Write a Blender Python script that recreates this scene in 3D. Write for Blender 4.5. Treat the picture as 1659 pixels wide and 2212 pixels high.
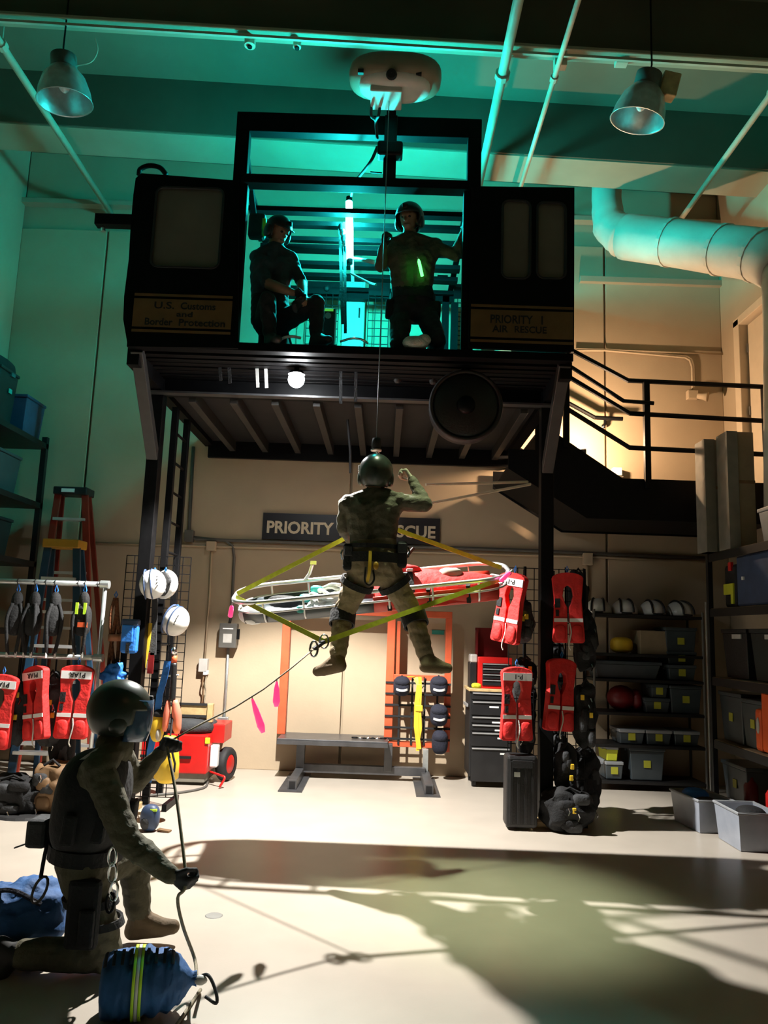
import bpy, bmesh, math, random
import numpy as np
from mathutils import Vector, Matrix, Euler, noise
random.seed(7)
D = bpy.data
for o in list(D.objects): D.objects.remove(o)
COL = bpy.context.scene.collection
S = bpy.context.scene

# ------------------------------------------------------------------ camera
IW, IH, FPX, CAMH = 1659.0, 2212.0, 1680.0, 1.6
PITCH, YAW, ROLL = math.radians(8.75), math.radians(-0.27), math.radians(2.0)
FWD = Vector((math.sin(YAW)*math.cos(PITCH), math.cos(YAW)*math.cos(PITCH), math.sin(PITCH)))
_r0 = Vector((math.cos(YAW), -math.sin(YAW), 0)); _u0 = _r0.cross(FWD)
RGT = _r0*math.cos(ROLL)+_u0*math.sin(ROLL); UPV = -_r0*math.sin(ROLL)+_u0*math.cos(ROLL)
CPOS = Vector((0, 0, CAMH))
cam = D.objects.new('camera', D.cameras.new('camera')); COL.objects.link(cam)
cam.data.sensor_fit = 'VERTICAL'; cam.data.sensor_height = 24.0; cam.data.lens = 24.0*FPX/IH
cam.data.clip_start = 0.05; cam.data.clip_end = 100
m3 = Matrix((RGT, UPV, -FWD)).transposed()
cam.matrix_world = Matrix.Translation(CPOS) @ m3.to_4x4()
S.camera = cam

def at(px, py, Y):
    """point in the hall at depth Y seen at a photo pixel"""
    d = FWD + RGT*((px-IW/2)/FPX) - UPV*((py-IH/2)/FPX)
    return CPOS + d*(Y/d.y)
def onfloor(px, py, z=0.0):
    d = FWD + RGT*((px-IW/2)/FPX) - UPV*((py-IH/2)/FPX)
    return CPOS + d*((z-CAMH)/d.z)

# ------------------------------------------------------------------ world, lights, exposure
w = D.worlds.new('world'); S.world = w; w.use_nodes = True
w.node_tree.nodes['Background'].inputs[0].default_value = (0.30, 0.22, 0.12, 1)
w.node_tree.nodes['Background'].inputs[1].default_value = 0.012
vs = S.view_settings; vs.view_transform = 'Standard'; vs.look = 'None'; vs.gamma = 1.0; vs.exposure = 0.0
vs.use_curve_mapping = False
S.cycles.max_bounces = 6; S.cycles.diffuse_bounces = 2; S.cycles.caustics_reflective = False; S.cycles.caustics_refractive = False

LAMP = at(640, 820, 6.55)
def spot(name, loc, target, energy, color, size, blend, radius):
    l = D.lights.new(name, 'SPOT'); l.energy = energy; l.color = color; l.spot_size = math.radians(size)
    l.spot_blend = blend; l.shadow_soft_size = radius
    o = D.objects.new(name, l); COL.objects.link(o); o.location = loc
    o.rotation_euler = (Vector(target)-Vector(loc)).to_track_quat('-Z', 'Y').to_euler()
    return o
def point(name, loc, energy, color, radius):
    l = D.lights.new(name, 'POINT'); l.energy = energy; l.color = color; l.shadow_soft_size = radius
    o = D.objects.new(name, l); COL.objects.link(o); o.location = loc
    return o
# work lamp clamped under the cabin floor, aimed straight down
spot('work_lamp_beam', LAMP+Vector((0, 0, -0.09)), LAMP+Vector((0, 0.0, -3)), 1900, (1.0, 0.96, 0.90), 112, 0.30, 0.03)
# search light of the hoist, aimed at the floor before the tower
HOIST = at(838, 190, 5.85)
spot('hoist_search_beam', HOIST+Vector((0.2, -0.30, -0.2)), onfloor(1050, 1950), 1350, (0.84, 1.0, 0.62), 25, 1.0, 0.12)
# warm wall lamp behind the stair
point('wall_lamp_glow', at(1250, 962, 8.60), 210, (1.0, 0.66, 0.40), 0.05)
# unseen orange lamp behind the camera, added for the warm ceiling glow
point('unseen_orange_lamp', (3.2, -1.5, 5.6), 16, (1.0, 0.5, 0.2), 0.2)

# ------------------------------------------------------------------ helpers
MATS = {}
def mat(name, col, rough=0.6, metal=0.0, var=0.12, scale=8.0, bump=0.0, bscale=60.0, emit=None, estr=0.0, trans=0.0, spec=None, alpha=1.0):
    m = D.materials.new(name); m.use_nodes = True
    nt = m.node_tree; b = nt.nodes['Principled BSDF']
    b.inputs['Roughness'].default_value = rough; b.inputs['Metallic'].default_value = metal
    if spec is not None: b.inputs['Specular IOR Level'].default_value = spec
    tc = nt.nodes.new('ShaderNodeTexCoord')
    nz = nt.nodes.new('ShaderNodeTexNoise'); nz.inputs['Scale'].default_value = scale; nz.inputs['Detail'].default_value = 5
    nt.links.new(tc.outputs['Object'], nz.inputs['Vector'])
    rp = nt.nodes.new('ShaderNodeValToRGB')
    rp.color_ramp.elements[0].position = 0.3; rp.color_ramp.elements[1].position = 0.7
    a = [max(0, c*(1-var)) for c in col]; c2 = [min(1, c*(1+var)) for c in col]
    rp.color_ramp.elements[0].color = (*a, 1); rp.color_ramp.elements[1].color = (*c2, 1)
    nt.links.new(nz.outputs['Fac'], rp.inputs['Fac']); nt.links.new(rp.outputs['Color'], b.inputs['Base Color'])
    if bump > 0:
        n2 = nt.nodes.new('ShaderNodeTexNoise'); n2.inputs['Scale'].default_value = bscale; n2.inputs['Detail'].default_value = 3
        nt.links.new(tc.outputs['Object'], n2.inputs['Vector'])
        bp = nt.nodes.new('ShaderNodeBump'); bp.inputs['Strength'].default_value = bump; bp.inputs['Distance'].default_value = 0.02
        nt.links.new(n2.outputs['Fac'], bp.inputs['Height']); nt.links.new(bp.outputs['Normal'], b.inputs['Normal'])
    if emit is not None:
        b.inputs['Emission Color'].default_value = (*emit, 1); b.inputs['Emission Strength'].default_value = estr
    if trans > 0: b.inputs['Transmission Weight'].default_value = trans
    if alpha < 1: b.inputs['Alpha'].default_value = alpha
    MATS[name] = m
    return m
def M(n): return MATS[n] if isinstance(n, str) else n

V = Vector
class MB:
    """collects geometry in one space; build() makes one mesh object"""
    def __init__(s): s.v = []; s.f = []
    def add(s, vs_, fs):
        k = len(s.v); s.v += [tuple(p) for p in vs_]; s.f += [tuple(i+k for i in f) for f in fs]; return s
    def bx(s, x0, x1, y0, y1, z0, z1):
        vs_ = [(x, y, z) for z in (z0, z1) for y in (y0, y1) for x in (x0, x1)]
        return s.add(vs_, [(0, 2, 3, 1), (4, 5, 7, 6), (0, 1, 5, 4), (2, 6, 7, 3), (0, 4, 6, 2), (1, 3, 7, 5)])
    def box(s, c, size, rot=None):
        k = len(s.v); a, b, d = [q/2 for q in size]; s.bx(-a, a, -b, b, -d, d)
        for i in range(k, len(s.v)):
            p = V(s.v[i]); p = rot @ p if rot is not None else p
            s.v[i] = tuple(p+V(c))
        return s
    def bar(s, p, q, wd, h, up=(0, 0, 1)):
        p, q = V(p), V(q); d = (q-p).normalized(); u = V(up)
        if abs(d.dot(u)) > 0.98: u = V((0, 1, 0))
        x = d.cross(u).normalized(); u = x.cross(d).normalized()
        vs_ = [e + x*(sx*wd/2) + u*(su*h/2) for e in (p, q) for sx, su in ((-1, -1), (1, -1), (1, 1), (-1, 1))]
        return s.add(vs_, [(0, 3, 2, 1), (4, 5, 6, 7), (0, 1, 5, 4), (1, 2, 6, 5), (2, 3, 7, 6), (3, 0, 4, 7)])
    def tube(s, pts, r, n=8, closed=False):
        pts = [V(p) for p in pts]; N = len(pts)
        rs = r if isinstance(r, (list, tuple)) else [r]*N
        k = len(s.v); prev = None; vs_ = []
        for i, p in enumerate(pts):
            a = pts[(i-1) % N] if (closed or i > 0) else p; b = pts[(i+1) % N] if (closed or i < N-1) else p
            t = (b-a).normalized()
            if prev is None:
                u = t.orthogonal().normalized()
            else:
                u = prev - t*prev.dot(t)
                u = u.normalized() if u.length > 1e-6 else t.orthogonal().normalized()
            prev = u; v = t.cross(u)
            vs_ += [p + (u*math.cos(2*math.pi*j/n)+v*math.sin(2*math.pi*j/n))*rs[i] for j in range(n)]
        fs = []
        for i in range(N if closed else N-1):
            for j in range(n):
                a = i*n+j; b = i*n+(j+1) % n; c = ((i+1) % N)*n+(j+1) % n; d = ((i+1) % N)*n+j
                fs.append((a, b, c, d))
        if not closed: fs += [tuple(reversed(range(n))), tuple(range((N-1)*n, N*n))]
        return s.add(vs_, fs)
    def cyl(s, p, q, r0, r1=None, n=16): return s.tube([p, q], [r0, r0 if r1 is None else r1], n)
    def ell(s, c, r, nu=16, nv=10, rot=None, v0=0.0, v1=1.0, power=1.0):
        """ellipsoid (v0..v1 part of it from the top down); power < 1 squares it"""
        vs_ = []; fs = []; r = (r, r, r) if not isinstance(r, (list, tuple)) else r
        sg = lambda x: math.copysign(abs(x)**power, x)
        for i in range(nv+1):
            th = math.pi*(v0+(v1-v0)*i/nv)
            for j in range(nu):
                ph = 2*math.pi*j/nu
                p = V((r[0]*sg(math.sin(th))*sg(math.cos(ph)), r[1]*sg(math.sin(th))*sg(math.sin(ph)), r[2]*sg(math.cos(th))))
                p = rot @ p if rot is not None else p
                vs_.append(p+V(c))
        for i in range(nv):
            for j in range(nu):
                fs.append((i*nu+j, (i+1)*nu+j, (i+1)*nu+(j+1) % nu, i*nu+(j+1) % nu))
        if v1 < 1: fs.append(tuple(reversed([nv*nu+j for j in range(nu)])))
        if v0 > 0: fs.append(tuple(range(nu)))
        return s.add(vs_, fs)
    def lathe(s, prof, c, axis=(0, 0, 1), n=20):
        ax = V(axis).normalized(); u = ax.orthogonal().normalized(); v = ax.cross(u); vs_ = []; fs = []
        for r, h in prof:
            vs_ += [V(c)+ax*h+(u*math.cos(2*math.pi*j/n)+v*math.sin(2*math.pi*j/n))*r for j in range(n)]
        for i in range(len(prof)-1):
            for j in range(n):
                fs.append((i*n+j, i*n+(j+1) % n, (i+1)*n+(j+1) % n, (i+1)*n+j))
        return s.add(vs_, fs)
    def prism(s, poly, fn, d):
        """poly: 2-D outline; fn(a, b, t) -> point, t in {0, d}"""
        n = len(poly)
        vs_ = [fn(a, b, 0) for a, b in poly]+[fn(a, b, d) for a, b in poly]
        fs = [tuple(reversed(range(n))), tuple(range(n, 2*n))]+[(i, (i+1) % n, n+(i+1) % n, n+i) for i in range(n)]
        return s.add(vs_, fs)
    def grid(s, rows, thick=0.0):
        nr, nc = len(rows), len(rows[0])
        vs_ = [p for r in rows for p in r]
        fs = [(i*nc+j, i*nc+j+1, (i+1)*nc+j+1, (i+1)*nc+j) for i in range(nr-1) for j in range(nc-1)]
        return s.add(vs_, fs)
    def mesh(s, name, origin=V((0, 0, 0)), tri=True):
        me = D.meshes.new(name)
        bm = bmesh.new()
        vv = [bm.verts.new(V(p)-origin) for p in s.v]
        for f in s.f:
            q = []
            for i in f:
                if vv[i] not in q: q.append(vv[i])
            if len(q) > 2:
                try: bm.faces.new(q)
                except ValueError: pass
        bmesh.ops.remove_doubles(bm, verts=bm.verts, dist=1e-5)
        bmesh.ops.recalc_face_normals(bm, faces=bm.faces)
        big = [f for f in bm.faces if len(f.verts) > 4]
        if big: bmesh.ops.triangulate(bm, faces=big)
        bm.to_mesh(me); bm.free()
        return me

def finish(o, material, smooth, bevel, subsurf, solid):
    if material is not None: o.data.materials.append(M(material))
    if smooth:
        for p in o.data.polygons: p.use_smooth = True
        if smooth == 'auto': o.data.shade_auto_smooth = True if hasattr(o.data, 'shade_auto_smooth') else None
    if solid:
        md = o.modifiers.new('solid', 'SOLIDIFY'); md.thickness = solid; md.offset = 0
    if bevel:
        md = o.modifiers.new('bevel', 'BEVEL'); md.width = bevel; md.segments = 2; md.limit_method = 'ANGLE'; md.angle_limit = math.radians(40)
    if subsurf:
        md = o.modifiers.new('sub', 'SUBSURF'); md.levels = subsurf; md.render_levels = subsurf
def thing(name, label, cat, loc=(0, 0, 0), rot=None, group=None):
    o = D.objects.new(name, None); COL.objects.link(o); o.location = loc; o.empty_display_size = 0.1
    if rot is not None: o.rotation_euler = rot
    o['label'] = label; o['category'] = cat
    if group: o['group'] = group
    return o
def rootof(o):
    while o.parent: o = o.parent
    return o
def part(mb, name, material, parent, smooth=False, bevel=0, subsurf=0, solid=0, label=None, local=False, kind=None):
    """world-space geometry (or local=True: the root's own space) as a child mesh"""
    root = rootof(parent)
    if local: me = mb.mesh(name)
    else: me = mb.mesh(name, V(root.location))
    o = D.objects.new(name, me); COL.objects.link(o); o.parent = parent
    finish(o, material, smooth, bevel, subsurf, solid)
    if label: o['label'] = label
    if kind: o['kind'] = kind
    return o
def solo(mb, name, material, label, cat, group=None, smooth=False, bevel=0, subsurf=0, solid=0, kind=None, origin=None):
    if origin is None:
        a = np.array(mb.v); origin = V(((a[:, 0].min()+a[:, 0].max())/2, (a[:, 1].min()+a[:, 1].max())/2, a[:, 2].min()))
    o = D.objects.new(name, mb.mesh(name, origin)); COL.objects.link(o); o.location = origin
    finish(o, material, smooth, bevel, subsurf, solid)
    if label: o['label'] = label
    if cat: o['category'] = cat
    if group: o['group'] = group
    if kind: o['kind'] = kind
    return o
def struct(mb, name, material, smooth=False, bevel=0, parent=None):
    o = solo(mb, name, material, None, None, smooth=smooth, bevel=bevel, kind='structure', origin=V((0, 0, 0))) if parent is None else part(mb, name, material, parent, smooth, bevel)
    return o
def copy_tree(o, loc, rot=None, label=None, group=None):
    def cp(q, par):
        c = q.copy(); COL.objects.link(c); c.parent = par
        for ch in q.children: cp(ch, c)
        return c
    c = cp(o, None); c.location = loc
    if rot is not None: c.rotation_euler = rot
    if label: c['label'] = label
    if group: c['group'] = group
    return c
def text_part(txt, name, material, parent, center, xdir, ydir, height, width=None, depth=0.003, bold=0.0, space=1.0):
    """lettering: flat extruded text centred at a point, reading along xdir, up along ydir (root's local space)"""
    cu = D.curves.new(name, 'FONT'); cu.body = txt; cu.align_x = 'CENTER'; cu.align_y = 'CENTER'
    cu.size = 1.0; cu.extrude = 0.02; cu.offset = bold; cu.resolution_u = 3; cu.space_line = space
    t = D.objects.new('tmp_text', cu); COL.objects.link(t)
    bpy.context.view_layer.update()
    me = D.meshes.new_from_object(t.evaluated_get(bpy.context.evaluated_depsgraph_get()))
    D.objects.remove(t); D.curves.remove(cu)
    a = np.array([v.co[:] for v in me.vertices])
    lo, hi = a.min(0), a.max(0); c = (lo+hi)/2
    sy = height/(hi[1]-lo[1]); sx = sy if width is None else width/(hi[0]-lo[0])
    X, Y = V(xdir).normalized(), V(ydir).normalized(); Z = X.cross(Y)
    for v in me.vertices:
        p = v.co
        v.co = V(center)+X*((p.x-c[0])*sx)+Y*((p.y-c[1])*sy)+Z*(depth if p.z > 0 else 0)
    me.materials.clear(); me.materials.append(M(material)); me.name = name
    o = D.objects.new(name, me); COL.objects.link(o); o.parent = parent
    return o
def arc(c, r, a0, a1, n, fx, fz):
    return [V(c)+V(fx)*(r*math.cos(a0+(a1-a0)*i/n))+V(fz)*(r*math.sin(a0+(a1-a0)*i/n)) for i in range(n+1)]
def smoothpath(pts, k=6):
    pts = [V(p) for p in pts]; out = []
    P = [pts[0]*2-pts[1]]+pts+[pts[-1]*2-pts[-2]]
    for i in range(1, len(P)-2):
        for j in range(k):
            t = j/k; a, b, c, d = P[i-1], P[i], P[i+1], P[i+2]
            out.append(0.5*((2*b)+(c-a)*t+(2*a-5*b+4*c-d)*t*t+(3*b-a-3*c+d)*t**3))
    out.append(pts[-1]); return out

# ------------------------------------------------------------------ materials
mat('floor_epoxy', (0.46, 0.41, 0.345), 0.32, var=0.05, scale=3, bump=0.02, bscale=90)
mat('wall_paint', (0.46, 0.36, 0.245), 0.75, var=0.05, scale=2.2, bump=0.04, bscale=40)
mat('wall_side', (0.42, 0.33, 0.225), 0.75, var=0.06, scale=2)
mat('ceiling_dark', (0.10, 0.082, 0.055), 0.85, var=0.15, scale=1.5)
mat('ceiling_deck', (0.145, 0.12, 0.08), 0.8, var=0.1, scale=1.5)
mat('ceiling_beam', (0.36, 0.31, 0.225), 0.7, var=0.08, scale=2)
mat('pipe_cream', (0.48, 0.43, 0.33), 0.5, var=0.08)
mat('black_steel', (0.0035, 0.0035, 0.004), 0.5, var=0.3, scale=14, spec=0.15)
mat('grey_steel', (0.03, 0.028, 0.025), 0.5, var=0.2)
mat('dark_deck', (0.008, 0.008, 0.009), 0.6, var=0.3)
mat('cabin_black', (0.0025, 0.0027, 0.003), 0.6, var=0.25, spec=0.1)
mat('acrylic', (0.15, 0.13, 0.105), 0.28, var=0.15, scale=3, spec=0.8)  # grey base colour stands in for the reflected ceiling
mat('gold_decal', (0.15, 0.078, 0.027), 0.55, var=0.15)
mat('decal_black', (0.006, 0.006, 0.007), 0.6)
mat('hoist_tan', (0.26, 0.22, 0.15), 0.5, var=0.1)
mat('hoist_white', (0.72, 0.70, 0.64), 0.4, var=0.06)
mat('white_paint', (0.80, 0.80, 0.80), 0.4, var=0.04)
mat('rubber', (0.012, 0.012, 0.013), 0.7, var=0.2, bump=0.1)
mat('galv', (0.55, 0.58, 0.58), 0.35, metal=0.75, var=0.12, scale=20)
mat('alu', (0.72, 0.73, 0.74), 0.3, metal=0.7, var=0.08)
mat('chrome', (0.8, 0.8, 0.82), 0.15, metal=1.0, var=0.05)
mat('cable', (0.25, 0.25, 0.25), 0.4, metal=0.8)
mat('sign_black', (0.010, 0.010, 0.014), 0.4)
mat('sign_cream', (0.62, 0.54, 0.40), 0.6)
mat('box_grey', (0.10, 0.095, 0.085), 0.5)
mat('box_light', (0.45, 0.43, 0.40), 0.5)
mat('orange_paint', (0.62, 0.10, 0.035), 0.5, var=0.12)
mat('bench_steel', (0.10, 0.10, 0.105), 0.35, metal=0.5, var=0.2)
mat('net_black', (0.012, 0.012, 0.013), 0.85, bump=0.2, bscale=200)
mat('navy', (0.012, 0.014, 0.028), 0.85, var=0.3, bump=0.3, bscale=70)
mat('reflective', (0.72, 0.72, 0.70), 0.5, var=0.06)
mat('yellow', (0.80, 0.52, 0.03), 0.55, var=0.12)
mat('lime', (0.55, 0.60, 0.03), 0.5, var=0.08)
mat('hivis', (0.60, 0.95, 0.05), 0.5, var=0.05)
mat('strap_yellow', (0.52, 0.55, 0.03), 0.6, var=0.15, scale=30)
mat('red_paint', (0.55, 0.012, 0.010), 0.35, var=0.1)
mat('dark_red', (0.16, 0.006, 0.008), 0.45, var=0.15)
mat('red_cloth', (0.66, 0.018, 0.016), 0.7, var=0.18, scale=14, bump=0.35, bscale=26)
mat('red_shell', (0.60, 0.035, 0.015), 0.5, var=0.15, scale=8, bump=0.15, bscale=20)
mat('black_cloth', (0.007, 0.0075, 0.0085), 0.85, var=0.35, bump=0.3, bscale=60)
mat('grey_cloth', (0.035, 0.037, 0.040), 0.85, var=0.35, bump=0.3, bscale=60)
mat('blue_cloth', (0.022, 0.095, 0.27), 0.75, var=0.25, scale=10, bump=0.5, bscale=16)
mat('bright_blue', (0.02, 0.17, 0.58), 0.6, var=0.15, bump=0.3, bscale=30)
mat('blue_steel', (0.010, 0.045, 0.09), 0.5, var=0.2)
mat('orange_cloth', (0.85, 0.13, 0.04), 0.6, var=0.12)
mat('salmon', (0.85, 0.22, 0.14), 0.55, var=0.08)
mat('brown_rope', (0.16, 0.055, 0.018), 0.9, var=0.45, scale=50, bump=0.5, bscale=120)
mat('white_shell', (0.82, 0.80, 0.76), 0.3, var=0.03)
mat('helmet_green', (0.030, 0.036, 0.026), 0.3, var=0.15)
mat('helmet_dark', (0.012, 0.013, 0.014), 0.4, var=0.2)
mat('suit_khaki', (0.24, 0.185, 0.11), 0.85, var=0.15, scale=12, bump=0.5, bscale=26)
mat('suit_olive', (0.085, 0.076, 0.045), 0.85, var=0.22, scale=16, bump=0.5, bscale=30)
mat('suit_dark', (0.011, 0.011, 0.012), 0.85, var=0.35, bump=0.4, bscale=30)
mat('shirt_teal', (0.035, 0.045, 0.055), 0.85, var=0.2, bump=0.3, bscale=30)
mat('skin', (0.30, 0.155, 0.095), 0.5, var=0.08)
mat('glove_black', (0.010, 0.010, 0.011), 0.8, var=0.3)
mat('glove_pale', (0.42, 0.37, 0.28), 0.8, var=0.2)
mat('boot_tan', (0.14, 0.095, 0.05), 0.8, var=0.25, bump=0.2)
mat('boot_black', (0.014, 0.013, 0.012), 0.7)
mat('eye_dark', (0.01, 0.01, 0.012), 0.2)
mat('lip', (0.25, 0.10, 0.08), 0.5)
mat('visor', (0.10, 0.19, 0.32), 0.12, var=0.05, trans=0.55, spec=0.6)
mat('wood_pale', (0.48, 0.34, 0.16), 0.6, var=0.25, scale=12)
mat('wood_dark', (0.16, 0.09, 0.04), 0.7, var=0.3)
mat('card', (0.26, 0.20, 0.12), 0.85, var=0.1)
mat('panel_grey', (0.20, 0.185, 0.15), 0.8, var=0.15)
mat('tool_black', (0.014, 0.014, 0.015), 0.35, var=0.2)
mat('bin_grey', (0.045, 0.058, 0.066), 0.35, var=0.12, spec=0.6)
mat('bin_clear', (0.42, 0.46, 0.54), 0.25, var=0.08, trans=0.35)
mat('label_lime', (0.38, 0.38, 0.03), 0.6, var=0.06)
mat('lid_pale', (0.26, 0.275, 0.29), 0.45, var=0.1)
mat('bin_dark', (0.010, 0.017, 0.018), 0.45, var=0.25)
mat('case_blue', (0.03, 0.055, 0.12), 0.5, var=0.2)
mat('case_orange', (0.78, 0.10, 0.012), 0.5, var=0.06)
mat('case_black', (0.009, 0.009, 0.010), 0.5, var=0.3, bump=0.15)
mat('shelf_black', (0.006, 0.006, 0.006), 0.5)
mat('shelf_board', (0.24, 0.165, 0.09), 0.7, var=0.2)
mat('insul', (0.52, 0.50, 0.43), 0.7, var=0.08, scale=4, bump=0.25, bscale=9)
mat('door_paint', (0.60, 0.50, 0.37), 0.5, var=0.04)
mat('ladder_red', (0.22, 0.022, 0.010), 0.5, var=0.12)
mat('ladder_yellow', (0.42, 0.22, 0.012), 0.5, var=0.1)
mat('teal_tube', (0.8, 1.0, 1.0), 0.3, emit=(0.012, 0.83, 0.80), estr=1750)
mat('green_stick', (0.3, 1.0, 0.3), 0.3, emit=(0.06, 1.0, 0.10), estr=6)
mat('pink_stick', (0.95, 0.08, 0.25), 0.3, emit=(1.0, 0.05, 0.20), estr=1.1)
mat('lamp_face', (1, 1, 1), 0.3, emit=(0.95, 0.98, 1.0), estr=170)
mat('wall_lamp_face', (1, 0.9, 0.8), 0.3, emit=(1.0, 0.75, 0.5), estr=5)
mat('screen_green', (0.1, 0.3, 0.1), 0.4, emit=(0.15, 0.9, 0.1), estr=0.5)
mat('rope_white', (0.62, 0.62, 0.56), 0.8, var=0.15, bump=0.4, bscale=80)
mat('rope_tan', (0.26, 0.22, 0.15), 0.8, var=0.3, scale=80)
mat('teal_cloth', (0.03, 0.34, 0.30), 0.6, var=0.15)
mat('copper', (0.48, 0.20, 0.10), 0.5, var=0.3)
mat('drain', (0.22, 0.22, 0.20), 0.6)
mat('stained_teal', (0.02, 0.10, 0.11), 0.6)
mat('locker_pale', (0.60, 0.66, 0.66), 0.5, var=0.04)

# ================================================================== the hall
YB, XL, XR = 9.2, -4.75, 4.06
YF = -2.5
RT = -0.034                                             # roof falls slightly to one side
def rz(x, z): return z+RT*(x+3)
struct(MB().bx(XL-0.2, XR+0.2, YF, YB+0.2, -0.15, 0.0), 'floor', 'floor_epoxy')
JX = [-3.66, -0.45, 2.62]                               # joints between the tilt-up wall panels
wb = struct(MB().bx(XL-0.2, XR+0.2, YB+0.05, YB+0.2, 0, 8.0), 'wall_back', 'wall_side')
xs = [XL]+JX+[XR]
for i in range(4):
    a = xs[i]+(0.014 if i else 0); b = xs[i+1]-(0.014 if i < 3 else 0)
    part(MB().bx(a, b, YB, YB+0.06, 0, 6.50), 'panel', 'wall_paint', wb, bevel=0.006)
part(MB().bx(XL, XR, YB+0.02, YB+0.06, 6.82, 7.9), 'upper_panel', 'wall_paint', wb)
struct(MB().bx(XL-0.2, XL, YF, YB, 0, 8.0), 'wall_left', 'wall_side')
# right wall, open where the upstairs door is
DY0, DY1, DZ0, DZ1 = 7.75, 8.72, 3.22, 5.35
wr = struct(MB().bx(XR, XR+0.2, YF, DY0, 0, 8.0).bx(XR, XR+0.2, DY1, YB, 0, 8.0).bx(XR, XR+0.2, DY0, DY1, 0, DZ0).bx(XR, XR+0.2, DY0, DY1, DZ1, 8.0), 'wall_right', 'wall_side')
d1 = struct(MB().bx(XR+0.06, XR+0.11, DY0+0.06, DY1-0.09, DZ0+0.02, DZ1-0.07), 'door_1', 'door_paint', bevel=0.006)
part(MB().bx(XR-0.03, XR+0.17, DY0-0.03, DY0+0.05, DZ0, DZ1+0.03).bx(XR-0.03, XR+0.17, DY1-0.05, DY1+0.09, DZ0, DZ1+0.03).bx(XR-0.03, XR+0.17, DY0-0.03, DY1+0.09, DZ1-0.05, DZ1+0.05), 'door_frame', 'door_paint', d1, bevel=0.008)
for z in (3.5, 4.2, 4.95): part(MB().cyl((XR+0.055, DY1-0.085, z), (XR+0.055, DY1-0.085, z+0.1), 0.013), 'hinge', 'box_grey', d1)
# ceiling deck, girder and flange beam follow the roof fall
def tilted(x0, x1, y0, y1, z0, z1):
    m = MB().bx(x0, x1, y0, y1, z0, z1); m.v = [(x, y, rz(x, z)) for x, y, z in m.v]; return m
struct(tilted(XL-0.3, XR+0.3, YF, YB+0.2, 7.5, 7.65), 'ceiling', 'ceiling_deck')
t1 = struct(tilted(XL, XR, 7.70, 8.19, 6.86, 7.5), 'trim_1', 'ceiling_beam')
part(tilted(XL, XR, 7.68, 7.70, 6.875, 7.5), 'face_board', 'ceiling_dark', t1)
t2 = struct(tilted(XL, XR, 6.19, 6.205, 6.885, 7.5), 'trim_2', 'ceiling_dark')
part(tilted(XL, XR, 6.12, 6.275, 6.86, 6.885), 'flange', 'ceiling_beam', t2)
part(tilted(XL, XR, 6.14, 6.165, 6.80, 6.825), 'conduit', 'pipe_cream', t2)
struct(MB().bx(XL, XR, YB-0.10, YB+0.02, 6.80, 6.86), 'trim_3', 'ceiling_beam')
struct(MB().bx(2.3, XR, YB-0.07, YB, 6.0, 6.07), 'trim_4', 'ceiling_beam')
# gutter-like ledges
# sprinkler heads and boxes on the flange
def roofpt(px, py, z):
    p = at(px, py, 7.0); d = (p-CPOS); k = (z-CAMH)/d.z; return CPOS+d*k
for px, py in ((540, 93), (642, 96)):
    p = at(px, py, 6.23)
    t = thing('ceiling_junction_box', 'small round junction box under the ceiling flange, %s of two' % ('bigger' if px == 540 else 'smaller'), 'junction box', p, group='round boxes on the flange')
    part(MB().lathe([(0.001, -0.035), (0.05 if px == 540 else .036, -0.03), (0.05 if px == 540 else .036, 0.05), (0.001, 0.055)], (0, 0, 0), n=14), 'body', 'pipe_cream', t, local=True)
    part(MB().lathe([(0.001, -0.045), (0.022, -0.045), (0.022, -0.03), (0.001, -0.03)], (0, 0, 0), n=12), 'socket', 'black_steel', t, local=True)
for px, py, lab in ((1210, 137, 'beige square box under the ceiling flange beside the thin pipe'), (1342, 131, 'beige square box under the ceiling flange above the lamp with a ballast box')):
    p = at(px, py, 6.23)
    t = thing('beam_clamp_box', lab, 'junction box', p, group='square boxes on the flange')
    part(MB().box((0, 0, 0), (0.11, 0.08, 0.09)), 'body', 'pipe_cream', t, local=True, bevel=0.006)
    part(MB().box((0, 0, 0.05), (0.05, 0.05, 0.05)), 'bracket', 'grey_steel', t, local=True)
# sprinkler pipes running towards the back wall
def roofline(px0, py0, px1, py1, r, lab, zz=6.7, name='ceiling_pipe'):
    p, q = roofpt(px0, py0, zz), roofpt(px1, py1, zz)
    dd = V((0, -1, 0)); q = V(((p.x+q.x)/2, YB-0.04, (p.z+q.z)/2)); p = q+dd*7.5
    t = thing(name, lab, 'pipe', q)
    part(MB().cyl(p, q, r, n=10), 'run', 'pipe_cream', t, smooth=True)
    for f in (0.08, 0.36, 0.62):
        c = p.lerp(q, f); part(MB().cyl(c-dd*0.03, c+dd*0.03, r*1.5, n=10), 'coupling', 'pipe_cream', t)
        part(MB().cyl(c, c+V((0, 0, 7.4-c.z+RT*(c.x+3))), 0.008, n=6), 'hanger', 'pipe_cream', t)
    return t
roofline(0, 92, 238, 458, 0.036, 'cream ceiling pipe slanting down to the top of the teal wall', 6.72)
roofline(1120, 0, 1046, 345, 0.045, 'thick cream ceiling pipe passing beside the hoist frame', 6.58)
roofline(1250, 0, 1127, 395, 0.024, 'thin cream ceiling pipe between the thick pipe and the hanging lamp', 6.56)
roofline(1659, 212, 1482, 458, 0.030, 'cream ceiling pipe above the insulated duct', 6.50)
mbc = MB(); a = at(1045, 375, 8.9); b = at(1640, 418, 8.9); mbc.cyl(a, b, 0.022, n=8)
solo(mbc, 'cross_conduit', 'pipe_cream', 'thin cream conduit crossing below the girder above the two cabin windows', 'conduit')

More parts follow.
